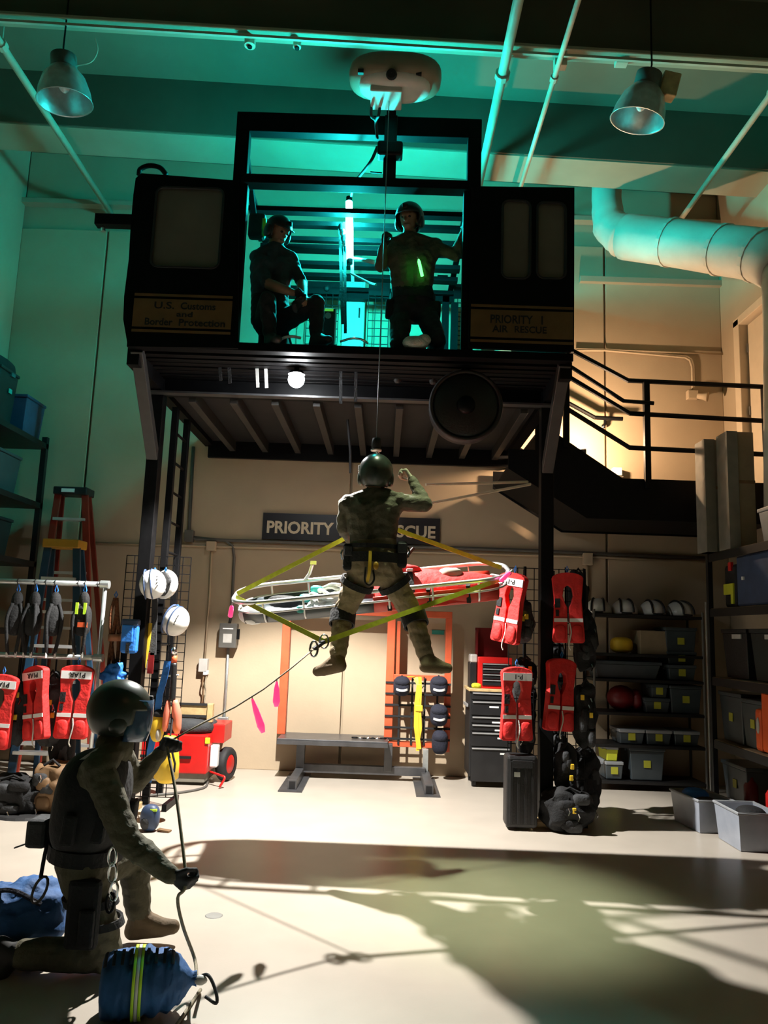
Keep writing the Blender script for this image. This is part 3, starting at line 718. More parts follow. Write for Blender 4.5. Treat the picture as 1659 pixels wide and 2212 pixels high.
part(MB().tube(smoothpath([hk+V((0, 0, -.05)), hk+V((0.03, 0, -.08)), hk+V((0.02, 0, -.12)), hk+V((-0.015, 0, -.115)), hk+V((-.02, 0, -.09))]), 0.009, 8), 'hook', 'chrome', t, smooth=True)

# access ladder behind the post
lx = at(357, 1200, 7.32).x
t = thing('fixed_ladder', 'black fixed ladder turned sideways beside the tower post', 'ladder', (lx, 7.5, 0))
for y in (7.30, 7.74): part(MB().bx(lx-0.03, lx+0.03, y-0.03, y+0.03, 0, DK-0.02), 'rail', BS, t, bevel=0.004)
for k in range(12):
    z = 0.25+k*0.29
    part(MB().cyl((lx, 7.30, z), (lx, 7.74, z), 0.013, n=8), 'rung', BS, t)

# ================================================================== stair and landing
LY = 7.95
def lp(px, py, Y=LY): return at(px, py, Y)
zl = lp(1400, 1035).z; zl0 = lp(1400, 1124).z
xk = lp(1345, 1035).x; xk0 = lp(1268, 1125).x
tx, tz = lp(1100, 880).x, lp(1100, 870).z
t = thing('stair_landing', 'black steel stair with landing and railings leading to the upstairs door', 'stair', ((xk+XR)/2, LY+0.5, zl0))
# stringer plate, landing side
so = [(XR-0.02, zl0), (xk0, zl0), (lp(1098, 1012).x, lp(1098, 1012).z), (lp(1098, 880).x, lp(1098, 888).z), (xk, zl), (XR-0.02, zl)]
so = so[:3]+[(so[2][0], DK-0.16), (PXR+0.07, DK-0.16), (PXR+0.07, lp(1150, 905).z), so[4], so[5]]; SX, SZ = PXR+0.07, lp(1150, 905).z
part(MB().prism(so, lambda a, b, d: (a, LY+d, b), 0.02), 'stringer', BS, t)
so2 = [(a, b) for a, b in so]
part(MB().prism(so2, lambda a, b, d: (a, 9.10+d, b), 0.02), 'stringer', BS, t)
part(MB().bx(xk, XR-0.02, LY+0.02, 9.10, zl-0.05, zl-0.02), 'landing_plate', 'dark_deck', t)
for k in range(4):
    f = (k+0.5)/4; x = xk+(SX-xk)*f; z = zl+(SZ-zl)*f-0.08
    part(MB().bx(x-0.11, x+0.11, LY+0.02, 9.10, z-0.03, z), 'tread', 'dark_deck', t)
part(MB().prism([(so[2][0], so[2][1]+0.015), (xk0, zl0+0.015), (XR-0.02, zl0+0.015), (XR-0.02, zl0+0.03), (xk0-0.01, zl0+0.03), (so[2][0], so[2][1]+0.03)], lambda a, b, d: (a, LY+0.02+d, b), 1.08), 'light_block_plate', BS, t)  # plate added under the stair to stop the lamp's light leaking down
r = 0.026
def rail(pix, Y=LY-0.02, rr=r, m=BS, nm='rail'):
    part(MB().tube([lp(a, b, Y) for a, b in pix], rr, 8), nm, m, t, smooth=False)
rail([(1215, 746), (1357, 822), (1700, 838)])
rail([(1225, 812), (1360, 893), (1700, 912)])
rail([(1220, 880), (1360, 967), (1700, 984)])
rail([(1225, 787), (1347, 866), (1412, 871)], LY-0.06, 0.022, BS, 'handrail')
rail([(1205, 858), (1285, 902), (1345, 905)], 9.05, 0.026, BS, 'handrail')
rail([(1307, 905), (1307, 915), (1304, 920)], 9.08, 0.018, BS, 'handrail_bracket')
part(MB().ell(at(1304, 921, 9.12), (0.035, 0.03, 0.035), 12, 8), 'bracket_rose', 'chrome', t, smooth=True)
part(MB().bx(lp(1397, 1000).x-0.03, lp(1397, 1000).x+0.03, LY-0.05, LY+0.01, zl-0.1, lp(1397, 826).z), 'rail_post', BS, t)
x = lp(1222, 900).x; part(MB().bx(x-0.03, x+0.03, LY-0.05, LY+0.01, SZ-0.3, lp(1222, 750).z), 'rail_post', BS, t)
x = XR-0.12; part(MB().bx(x-0.03, x+0.03, LY-0.05, LY+0.01, zl-0.1, lp(1397, 826).z), 'rail_post', BS, t)
# ropes from the stair to the tower hook
for k, (a, b) in enumerate((((920, 1047), (1140, 1041)), ((905, 1092), (1146, 1046)))):
    solo(MB().tube([at(*a, 7.4), at(*b, 7.92)], 0.014, 6), 'tan_rope', 'sign_cream', 'taut tan rope from the stair, %s of the pair' % ('upper' if k == 0 else 'lower'), 'rope', group='ropes tied to the stair')

# ================================================================== the litter
LU = (at(1092, 1250, 5.75)-at(515, 1307, 5.75)).normalized()     # along the litter
LC = V((0.0, 5.98, 0.0)); LC = at(803, 1258, 6.10)
LW = V((0, math.cos(math.radians(17)), math.sin(math.radians(17))))
LW = (LW-LU*LW.dot(LU)).normalized(); LN = LU.cross(LW).normalized()
LH, LB = 1.07, 0.295
def lt(u, w_, n): return LC+LU*u+LW*w_+LN*n
def outline(hl, hb, taper, k=5):
    o = []
    for sx, sy, a in ((1, 1, 0), (-1, 1, 90), (-1, -1, 180), (1, -1, 270)):
        for i in range(k+1):
            th = math.radians(a+90*i/k)
            o.append((sx*(hl-taper)+taper*math.cos(th), sy*(hb-hb*0.72)+hb*0.72*math.sin(th)))
    return o
LT = thing('rescue_litter', 'tilted metal basket litter hanging behind the rescuer', 'litter', lt(0, 0, -0.2))
rp_ = [lt(a, b, 0) for a, b in outline(LH, LB, 0.26)]
part(MB().tube(rp_, 0.017, 10, closed=True), 'top_rail', 'alu', LT, smooth=True)
lo_ = [lt(a, b, -0.085) for a, b in outline(LH-0.03, LB-0.015, 0.25)]
part(MB().tube(lo_, 0.009, 8, closed=True), 'lower_rail', 'alu', LT, smooth=True)
bo_ = outline(LH-0.10, LB-0.07, 0.2)
for k, u in enumerate((-0.82, -0.52, -0.2, 0.12, 0.45, 0.8)):
    f = [lt(u, -LB, 0), lt(u, -LB+0.02, -0.09), lt(u, -LB+0.07, -0.17), lt(u, 0, -0.2), lt(u, LB-0.07, -0.17), lt(u, LB-0.02, -0.09), lt(u, LB, 0)]
    part(MB().tube(smoothpath(f, 3), 0.009, 6), 'rib', 'alu', LT, smooth=True)
for s in (-1, 1):
    f = [lt(s*LH, 0, 0), lt(s*(LH-0.04), 0, -0.1), lt(s*(LH-0.18), 0, -0.19), lt(s*0.8, 0, -0.2)]
    part(MB().tube(smoothpath(f, 3), 0.009, 6), 'end_rib', 'alu', LT, smooth=True)
def tray(u0, u1, nm, mt, lowr, hi):
    rows = []
    for i in range(9):
        u = u0+(u1-u0)*i/8; e = max(0, abs(u)-0.75); sh = 1-0.9*e
        rows.append([lt(u, w_*sh, n) for w_, n in ((-LB+0.02, hi), (-LB+0.035, -0.12), (-LB+0.08, -0.18), (-0.1, lowr), (0.1, lowr), (LB-0.08, -0.18), (LB-0.035, -0.12), (LB-0.02, hi))])
    return part(MB().grid(rows), nm, mt, LT, smooth=True, solid=0.008)
tray(-0.99, 0.0, 'tray', 'bin_grey', -0.2, -0.088)
tray(0.0, 0.96, 'red_shell', 'red_shell', -0.215, -0.05)
for u in (0.12, 0.42, 0.72):
    part(MB().bar(lt(u, -LB+0.03, -0.03), lt(u, -LB+0.055, -0.17), 0.03, 0.03), 'shell_strap', 'black_cloth', LT)
a = lt(-0.98, -0.1, -0.10)
part(MB().ell(lt(-0.93, -0.14, -0.13), (0.11, 0.06, 0.075), 12, 8), 'foot_rest', 'white_paint', LT, smooth=True)
part(MB().tube([lt(-0.55, LB, 0.0), lt(-0.50, LB-0.02, 0.06), lt(-0.47, LB-0.02, 0.13)], 0.014, 6), 'buckle', 'alu', LT)
part(MB().box(lt(-0.46, LB-0.02, 0.145), (0.05, 0.03, 0.03)), 'buckle', 'alu', LT)
# load
t = thing('casualty_bag', 'bright red padded casualty bag strapped in the litter', 'casualty bag', lt(0.45, 0, -0.17))
rows = []
for i in range(25):
    u = 0.02+0.96*i/24; e = 1-((i-12)/12.5)**8; rr = []
    wv = (0.235-0.09*max(0, (u-0.6)/0.4))*e+0.01
    hgt = (0.235 - 0.10*max(0, (u-0.35)/0.6)) * (0.6+0.4*e)
    for j in range(17):
        th = math.pi*j/16
        rr.append(lt(u, -wv*math.cos(th)*1.0, -0.17+hgt*abs(math.sin(th))**0.75+0.014*noise.noise(V((u*9, j*0.7, 1)))))
    rows.append(rr)
part(MB().grid(rows), 'cover', 'red_cloth', t, smooth=True, solid=0.01)
for u in (0.17, 0.30):
    pts = []
    for j in range(13):
        th = math.pi*j/12
        pts.append(lt(u, -0.25*math.cos(th), -0.16+0.235*abs(math.sin(th))**0.75+0.02))
    rows = [[p-LU*0.02 for p in pts], [p+LU*0.02 for p in pts]]
    part(MB().grid(rows), 'strap', 'black_cloth', t, solid=0.006)
for u, ww in ((0.17, -0.06), (0.30, -0.12)): part(MB().box(lt(u, ww, 0.095), (0.05, 0.05, 0.02)), 'buckle', 'reflective', t, bevel=0.005)
part(MB().bar(lt(0.20, 0.12, 0.06), lt(0.36, 0.2, 0.20), 0.05, 0.02), 'loose_strap', 'black_cloth', t)
part(MB().ell(lt(0.62, 0.0, 0.0), (0.10, 0.09, 0.055), 14, 8, None, power=0.8), 'folded_patch', 'glove_pale', t, smooth=True)
part(MB().ell(lt(0.20, 0.05, 0.07), (0.20, 0.13, 0.045), 16, 8, None, power=0.7), 'chest_flap', 'red_cloth', t, smooth=True)
t = thing('rope_coil', 'pale loosely coiled rope lying in the litter beside the rescuer', 'rope', lt(-0.25, 0, -0.15))
pts = []
for i in range(90):
    th = i*0.45; pts.append(lt(-0.30+0.16*math.cos(th*0.9)+0.06*math.sin(i*.23), 0.13*math.sin(th), -0.13+0.10*(i/90)+0.02*math.sin(i*1.3)))
part(MB().tube(smoothpath(pts, 2), 0.016, 6), 'coil', 'rope_white', t, smooth=True)
t = thing('teal_webbing', 'teal webbing and buckles bunched in the litter', 'webbing', lt(-0.5, 0, -0.1))
part(MB().ell(lt(-0.52, 0.02, -0.08), (0.06, 0.05, 0.035), 10, 8, None, power=0.7), 'bunch', 'teal_cloth', t, smooth=True)
part(MB().ell(lt(-0.44, 0.08, -0.03), (0.05, 0.04, 0.03), 10, 6, None, power=.7), 'buckle', 'teal_cloth', t, smooth=True)
part(MB().ell(lt(-0.55, -LB+0.03, -0.09), (0.035, 0.025, 0.03), 10, 6), 'clip', 'teal_cloth', t, smooth=True)
solo(MB().ell(lt(-0.70, 0.02, -0.09), (0.13, 0.08, 0.05), 12, 8, None, power=0.8), 'dark_strap_bundle', 'black_cloth', 'dark bundle of straps near the litter foot end', 'strap bundle', smooth=True)
solo(MB().ell(lt(-0.12, 0.06, 0.0), (0.035, 0.03, 0.07), 10, 8), 'blue_clip', 'bright_blue', 'small blue clip at the rope coil next to the rescuer', 'clip', smooth=True)
# bridle and tag line
AP = at(813, 1128, 5.98)
def strap(p, q, wd, nm, mt, lab, cat='strap', group=None, th=0.006):
    d = (V(q)-V(p)); n = d.cross(V((0, 1, 0))).normalized()
    m = MB().bar(p, q, wd, th, V((0, 1, 0)))
    return solo(m, nm, mt, lab, cat, group=group)
eL, eR = lt(-LH+0.02, -0.02, 0.02), lt(LH-0.05, -0.02, 0.02)
strap(eL, AP, 0.034, 'bridle_strap', 'strap_yellow', 'yellow strap from the litter foot end up to the hook')
strap(eR, AP, 0.034, 'bridle_strap', 'strap_yellow', 'yellow strap from the litter head end up to the hook')
solo(MB().tube([AP, AP.lerp(hk, .5)+V((0, .02, 0)), hk+V((0.0, 0.0, -0.11))], 0.012, 6), 'hook_sling', 'black_cloth', 'dark sling between hoist hook and yellow straps', 'sling')
VP_ = at(700, 1386, 5.15)
nL, nR = lt(-LH+0.02, -0.06, 0.0), lt(LH-0.06, -0.2, -0.02)
strap(nL-V((0, .03, 0)), VP_, 0.034, 'tag_strap', 'strap_yellow', 'yellow tag strap sagging from the litter foot end to the ring')
strap(nR-V((0, .03, 0)), VP_, 0.034, 'tag_strap', 'strap_yellow', 'long yellow tag strap crossing before the rescuer legs')
t = thing('tag_ring', 'steel ring and clip joining both yellow tag straps', 'clip', VP_)
q = at(678, 1402, 5.1)
part(MB().tube([VP_+V((0.03*math.cos(a), 0, 0.045*math.sin(a))) for a in [i*math.pi/6 for i in range(12)]], 0.006, 6, closed=True), 'ring', 'chrome', t, smooth=True)
part(MB().tube([q+V((0.025*math.cos(a), 0, 0.05*math.sin(a))) for a in [i*math.pi/6 for i in range(12)]], 0.008, 6, closed=True), 'carabiner', 'chrome', t, smooth=True)
part(MB().bar(VP_, q, 0.03, 0.02), 'link', 'grey_cloth', t)
# pink glow sticks
def stick(px0, py0, px1, py1, Y, r, lab):
    a, b = at(px0, py0, Y), at(px1, py1, Y)
    t = thing('glow_stick', lab, 'glow stick', b, group='pink glow sticks')
    part(MB().tube([a, a.lerp(b, .12), a.lerp(b, .5), a.lerp(b, .9), b], [r*.5, r*.8, r, r, r*.5], 10), 'tube', 'pink_stick', t, smooth=True)
    part(MB().cyl(a, a+(a-b).normalized()*0.025, r*.4, n=8), 'cap', 'reflective', t)
stick(501, 1308, 497, 1334, 5.85, 0.018, 'red pink glow stick at the litter foot end')
stick(1102, 1236, 1080, 1256, 5.8, 0.018, 'pink glow stick at the litter head end')
TL0, TL1 = q, at(366, 1592, 4.12)
def tl(f): p = TL0.lerp(TL1, f); p.z -= 0.06*math.sin(math.pi*f); return p
def tlx(px):
    lo, hi = 0.0, 1.0
    for _ in range(30):
        m = (lo+hi)/2; p = tl(m)-CPOS; x = IW/2+FPX*p.dot(RGT)/p.dot(FWD)
        if x > px: lo = m
        else: hi = m
    return tl((lo+hi)/2)
pk = tlx(545); t1_ = tlx(598)
for a, dx, dz, lab in ((pk, 0.075, -0.20, 'long pink glow stick slanting below the tag line'), (t1_, 0.006, -0.16, 'short pink glow stick hanging straight from the tag line')):
    t = thing('glow_stick', lab, 'glow stick', a+V((dx, 0, dz)), group='pink glow sticks')
    b = a+V((dx, 0, dz)); s_ = a+V((0, 0, -0.012))
    part(MB().tube([s_, s_.lerp(b, .3), s_.lerp(b, .8), b], [0.006, 0.016, 0.022, 0.012], 10), 'tube', 'pink_stick', t, smooth=True)
    part(MB().tube([a, s_], 0.004, 6), 'cap', 'reflective', t)

# ================================================================== orange frame with bench
FYY = 8.95
o0 = V((at(775, 1500, FYY).x, FYY, 0))
t = thing('door_trainer_frame', 'orange steel frame with low bench and cargo net by the back wall', 'training frame', o0)
def bxp(px, py, Y=FYY): return at(px, py, Y)
bz = bxp(720, 1598, 8.65).z
xA, xB, xC = bxp(611, 1500).x, bxp(842, 1500).x, bxp(966, 1500).x
zt = bxp(800, 1330).z
OP = 'orange_paint'
part(MB().bx(xA-0.045, xA+0.045, FYY, FYY+0.09, bz, zt), 'upright', OP, t, bevel=0.005)
part(MB().bx(xB-0.05, xB+0.04, FYY, FYY+0.09, bz-0.02, zt), 'upright', OP, t, bevel=0.005)
part(MB().bx(xC-0.03, xC+0.04, FYY, FYY+0.08, bxp(960, 1625).z, zt), 'upright', OP, t, bevel=0.005)
part(MB().bx(xB+0.06, xB+0.10, FYY+0.02, FYY+0.07, bxp(850, 1460).z, zt-0.05), 'inner_rail', OP, t, bevel=0.004)
part(MB().bx(xA-0.045, xC+0.04, FYY, FYY+0.09, zt, zt+0.075), 'header', OP, t, bevel=0.005)
zn1, zn0 = bxp(900, 1464).z, bxp(900, 1609).z
part(MB().bx(xB, xC, FYY+0.005, FYY+0.055, zn1-0.03, zn1+0.03), 'net_bar', OP, t, bevel=0.004)
part(MB().bx(xB, xC, FYY+0.005, FYY+0.055, zn0-0.03, zn0+0.03), 'net_bar', OP, t, bevel=0.004)
for k in range(4):
    x = xB+0.04+(xC-xB-0.08)*(k+0.5)/4
    part(MB().bx(x-0.011, x+0.011, FYY-0.008, FYY+0.004, zn0, zn1), 'net_strap', 'net_black', t)
for k in range(6):
    z = zn0+(zn1-zn0)*(k+0.5)/6
    part(MB().bx(xB-0.05, xC+0.04, FYY-0.014, FYY-0.006, z-0.011, z+0.011), 'net_strap', 'net_black', t)
# bench
bx0, bx1 = bxp(600, 1600, 8.7).x, bxp(838, 1600, 8.7).x
part(MB().bx(bx0, bx1, 8.62, 9.15, bz-0.04, bz), 'bench_top', 'bench_steel', t, bevel=0.006)
part(MB().bx(bx0, bx1, 8.605, 8.62, bz-0.06, bz-0.02), 'bench_lip', 'bench_steel', t)
fxL, fxR = bxp(640, 1690, 8.5).x, bxp(922, 1690, 8.5).x
lgx = bxp(838, 1650, 8.8).x
for x in (fxL, lgx): part(MB().bx(x-0.045, x+0.045, 8.78, 8.87, 0.1, bz-0.04), 'leg', 'bench_steel', t, bevel=0.004)
part(MB().bx(fxR-0.03, fxR+0.03, 8.84, 8.90, 0.1, zn0-0.03), 'leg', 'galv', t, bevel=0.004)
part(MB().bx(fxL, fxR, 8.79, 8.87, 0.06, 0.15), 'stretcher', 'bench_steel', t, bevel=0.004)
for x, sk in ((fxL, 0.0), (fxR, 0.03)):
    part(MB().bx(x-0.13, x+0.11, 8.02, 9.02, 0.0, 0.012), 'foot_plate', 'bench_steel', t)
    part(MB().bx(x-0.045, x+0.045, 8.10, 8.98, 0.012, 0.105), 'foot_tube', 'bench_steel', t, bevel=0.004)
    part(MB().bx(x-0.03, x+0.03, 8.095, 8.102, 0.027, 0.09), 'tube_end', 'decal_black', t)
# bits lying on the bench
for k in range(7):
    p = bxp(768+k*10+random.uniform(-3, 3), 1592, 8.78); p.z = bz+0.014
    a = random.uniform(0, 3)
    solo(MB().tube([p+V((0.035*math.cos(a+i*math.pi/4), 0.022*math.sin(a+i*math.pi/4), 0)) for i in range(8)], 0.008, 6, closed=True), 'bench_carabiner', 'chrome' if k % 2 else 'black_steel', 'loose metal carabiner on the low bench', 'carabiner', group='carabiners on the bench', smooth=True)
# helmets bags and yellow strap hung on the net
def pouch(px, py, sx, sz, lab, stripe=True):
    c = bxp(px, py, FYY-0.10)
    q = thing('navy_pouch', lab, 'pouch', c-V((0, 0, sz/2)), group='navy pouches on the net')
    part(MB().ell(c, (sx/2, 0.09, sz/2), 18, 12, None, power=0.75), 'body', 'navy', q, smooth=True)
    part(MB().ell(c+V((0, -0.005, sz*0.2)), (sx/2*0.97, 0.10, sz*0.22), 16, 8, None, power=0.8), 'flap', 'navy', q, smooth=True)
    if stripe:
        pts = [c+V((sx/2*0.92*math.sin(a), -0.102*math.cos(a), -0.03-0.012*math.cos(a*2))) for a in [(-1+2*i/10)*0.9 for i in range(11)]]
        part(MB().grid([[p+V((0, 0, -0.012)) for p in pts], [p+V((0, 0, 0.012)) for p in pts]]), 'reflective_band', 'reflective', q, solid=0.004)
    part(MB().tube([c+V((-0.03, 0.02, sz*0.4)), c+V((0, 0.06, sz*0.5)), c+V((0.03, 0.02, sz*0.4))], 0.008, 5), 'loop', 'black_cloth', q)
pouch(868, 1482, 0.19, 0.22, 'navy pouch with pale band hung beside the yellow strap')
pouch(948, 1482, 0.20, 0.22, 'navy pouch with pale band, topmost of the far column')
pouch(948, 1545, 0.20, 0.24, 'navy pouch with pale band, middle one of the far column')
pouch(950, 1603, 0.18, 0.26, 'navy pouch without band, lowest of the far column', False)
q = thing('yellow_sling', 'yellow webbing sling hanging down the cargo net', 'sling', bxp(902, 1620, FYY-0.06))
pts = [(884, 1462, .0), (897, 1462, .02), (905, 1480, -.02), (900, 1520, -.02), (899, 1570, -.02), (905, 1618, -.02)]
ps = [bxp(a, b, FYY-0.05+c_) for a, b, c_ in pts]
part(MB().grid([[p-V((0.026, 0, 0)) for p in ps], [p+V((0.026, 0, 0)) for p in ps]]), 'webbing', 'yellow', q, solid=0.008)
ps = [bxp(a, b, FYY-0.065) for a, b in ((907, 1462), (908, 1490), (906, 1530), (908, 1575), (903, 1600), (902, 1622))]
part(MB().grid([[p-V((0.018, 0, 0)) for p in ps], [p+V((0.018, 0, 0)) for p in ps]]), 'webbing', 'yellow', q, solid=0.008)
part(MB().box(bxp(905, 1530, FYY-0.07), (0.085, 0.03, 0.07)), 'pad', 'yellow', q, bevel=0.01)
part(MB().tube([bxp(916, 1462, FYY-.04), bxp(917, 1480, FYY-.05), bxp(908, 1490, FYY-.05)], 0.008, 6), 'clip', 'chrome', q)

# ================================================================== tool chest
ty = 8.62
a, b = at(1012, 1690, ty), at(1098, 1690, ty)
x0, x1 = a.x, at(1106, 1600, ty).x
zc = at(1050, 1488, ty).z
t = thing('tool_cabinet', 'black rolling tool cabinet with wooden top beside the hanging vests', 'tool cabinet', ((x0+x1)/2, ty+0.22, 0))
part(MB().bx(x0, x1, ty, ty+0.46, 0.11, zc-0.03), 'body', 'tool_black', t, bevel=0.008)
part(MB().bx(x0-0.015, x1+0.015, ty-0.02, ty+0.47, zc-0.03, zc), 'worktop', 'wood_pale', t, bevel=0.005)
zs = [zc-0.04, zc-0.13, zc-0.38, zc-0.46, zc-0.55, zc-0.70, 0.13]
zs = [at(1050, q_, ty).z for q_ in (1494, 1513, 1546, 1563, 1580, 1613, 1690)]
for k in range(6):
    d = part(MB().bx(x0+0.02, x1-0.02, ty-0.016, ty, zs[k+1]+0.008, zs[k]-0.006), 'drawer', 'tool_black', t, bevel=0.003)
    part(MB().bx(x0+0.03, x1-0.03, ty-0.03, ty-0.016, zs[k]-0.026, zs[k]-0.012), 'pull', 'alu', d)
    xx = x0+0.18+0.03*k; part(MB().bx(xx, xx+0.10, ty-0.02, ty-0.016, zs[k]-0.075, zs[k]-0.058), 'label_strip', 'reflective', d) if k else None
for x in (x0+0.06, x1-0.06):
    for y in (ty+0.06, ty+0.40):
        q = part(MB().cyl((x-0.02, y, 0.05), (x+0.02, y, 0.05), 0.05, n=16), 'caster', 'rubber', t, smooth=False); part(MB().bx(x-0.03, x+0.03, y-0.03, y+0.03, 0.09, 0.112), 'caster_fork', 'galv', q)
part(MB().bx(x0-0.03, x0-0.012, ty+0.05, ty+0.4, zc-0.2, zc-0.17), 'side_handle', 'alu', t)
cz = zc; x2 = at(1034, 1440, ty).x
zc1, zc2 = at(1060, 1420, ty).z, at(1060, 1356, ty).z
t = thing('tool_chest', 'red tool chest with raised lid standing on the tool cabinet', 'tool chest', ((x2+x1)/2, ty+0.2, cz))
part(MB().bx(x2, x1, ty+0.03, ty+0.40, cz, zc1), 'body', 'red_paint', t, bevel=0.008)
zz = [zc1-0.06, zc1-0.115, zc1-0.175, zc1-0.235, cz+0.03]
for k in range(4):
    d = part(MB().bx(x2+0.045, x1-0.03, ty+0.018, ty+0.03, zz[k+1]+0.005, zz[k]-0.003), 'drawer', 'tool_black', t)
    part(MB().bx(x2+0.05, x1-0.035, ty+0.006, ty+0.018, zz[k]-0.018, zz[k]-0.008), 'pull', 'alu', d)
part(MB().bar((0, 0, 0), (0, 0, 0.01), 0.01, 0.01), 'hinge_rod', 'alu', t) if False else None
part(MB().bx(x2, x1, ty+0.36, ty+0.39, zc1, zc2), 'lid', 'dark_red', t, bevel=0.006)
part(MB().bx(x2, x2+0.02, ty+0.26, ty+0.36, zc1, zc2-0.03), 'lid_side', 'dark_red', t)
x = at(1026, 1440, ty).x
t = thing('paper_roll', 'grey roll holder on the wooden top next to the red chest', 'roll', (x, ty+0.18, cz))
part(MB().bx(x-0.045, x+0.03, ty+0.10, ty+0.3, cz, at(1030, 1432, ty).z), 'holder', 'tool_black', t, bevel=0.006)
part(MB().bx(x-0.04, x+0.04, ty+0.1, ty+0.3, at(1030, 1432, ty).z, at(1030, 1414, ty).z), 'cover', 'box_light', t, bevel=0.015)
p = at(1029, 1483, ty+0.05); t = thing('lime_pouch', 'small lime green pouch on the wooden cabinet top', 'pouch', (p.x, p.y, cz))
part(MB().ell((p.x, p.y, cz+0.028), (0.055, 0.04, 0.028), 14, 8, None, power=0.7), 'body', 'lime', t, smooth=True)
part(MB().bx(p.x-0.035, p.x+0.02, p.y-0.043, p.y-0.036, cz+0.02, cz+0.045), 'pocket', 'lime', t)

# ================================================================== vests
def vest_polys(wd, h):
    """keyhole shaped collar vest outline (x, z from the top 0 down to -h)"""
    o = []
    for i in range(9):
        a = math.pi*i/8; o.append((wd/2*math.cos(a)*1.02, -wd*0.20+wd*0.20*math.sin(a)))
    o += [(-wd*0.44, -h*0.40), (-wd*0.48, -h*0.7), (-wd*0.52, -h*0.97), (-wd*0.45, -h), (-wd*0.04, -h), (-wd*0.03, -h*0.5)]
    for i in range(7):
        a = math.pi*(1.3-1.6*i/6); o.append((wd*0.17*math.cos(a), -h*0.32+h*0.14*math.sin(a)))
    o += [(wd*0.03, -h*0.5), (wd*0.04, -h), (wd*0.45, -h), (wd*0.52, -h*0.97), (wd*0.48, -h*0.7), (wd*0.44, -h*0.40)]
    return o
def make_vest(txt, lab):
    wd, h = 0.27, 0.62
    t = thing('life_vest', lab, 'life vest', (0, 0, 0), group='red life vests')
    part(MB().prism(vest_polys(wd, h), lambda a, b, d: (a, -0.035+d, b), 0.07), 'body', 'red_cloth', t, bevel=0.018, local=True)
    for s in (-1, 1):
        part(MB().box((s*wd*0.25, -0.037, -h*0.68), (wd*0.42, 0.008, 0.032)), 'reflective_tape', 'reflective', t, local=True)
        part(MB().box((s*wd*0.27, -0.04, -h*0.91), (0.032, 0.02, 0.045)), 'yellow_tab', 'yellow', t, bevel=0.004, local=True)
        part(MB().ell((s*wd*0.27, -0.035, -h*0.86), (wd*0.19, 0.02, h*0.12), 12, 8, None, power=.7), 'pocket', 'red_cloth', t, smooth=True, local=True)
    part(MB().box((-wd*0.34, -0.038, -h*0.44), (wd*0.17, 0.012, h*0.13)), 'black_patch', 'black_cloth', t, local=True)
    part(MB().box((-wd*0.35, -0.038, -h*0.58), (wd*0.1, 0.012, h*0.09)), 'black_patch', 'black_cloth', t, local=True)
    if txt:
        part(MB().box((0, -0.039, -0.085), (wd*0.93, 0.008, 0.065)), 'name_panel', 'white_paint', t, local=True)
        text_part(txt, 'lettering', 'decal_black', t, (0.01, -0.044, -0.085), (-1, 0, 0), (0, 0, -1), 0.042, None, 0.002, 0.02)
    part(MB().tube([V((0, 0, -0.01)), V((0.012, 0, 0.03)), V((0, 0, 0.06)), V((-0.01, 0, 0.03))], 0.005, 6, closed=True), 'clip', 'bright_blue', t, smooth=True, local=True)
    part(MB().tube(smoothpath([V((0.01, -0.04, -h*0.72)), V((0.02, -0.045, -h*0.85)), V((0.0, -0.04, -h*1.03)), V((0.015, -0.03, -h*1.1))]), 0.006, 5), 'lanyard', 'rope_white', t, local=True)
    return t
def hang_vest(base, used, px, py, Y, rotz, lab, lean=0.0, sc=1.0):
    p = at(px, py, Y)
    v = base if not used[0] else copy_tree(base, p)
    used[0] = True; v.location = p; v.rotation_euler = (0, lean, rotz); v['label'] = lab
    if sc != 1: v.scale = (sc, sc, sc)
    return v
vt = make_vest('P1AR', 'x'); uA = [False]
hang_vest(vt, uA, 170, 1436, 6.86, 0.12, 'red life vest with name panel, the last one at the end of the pipe rack', 0.02)
hang_vest(vt, uA, 78, 1438, 6.86, -0.5, 'red life vest hanging turned away in the middle of the pipe rack', -0.16)
hang_vest(vt, uA, 8, 1456, 6.80, 0.1, 'red life vest cut off by the picture edge on the pipe rack', 0.05)
vp = make_vest('P-1', 'y'); uP = [False]
hang_vest(vp, uP, 1112, 1237, 6.86, -0.75, 'red life vest with name panel beside the litter head end', 0.16)
v3 = hang_vest(vp, uP, 1116, 1440, 6.86, 0.1, 'red life vest hanging low in front of the tool cabinet', 0.0)
vn = make_vest('', 'z'); uN = [False]
hang_vest(vn, uN, 1225, 1237, 6.95, -0.15, 'red life vest with plain collar just past the tower post', -0.02)
hang_vest(vn, uN, 1213, 1422, 6.95, 0.3, 'dim red life vest hanging low past the tower post', 0.06)

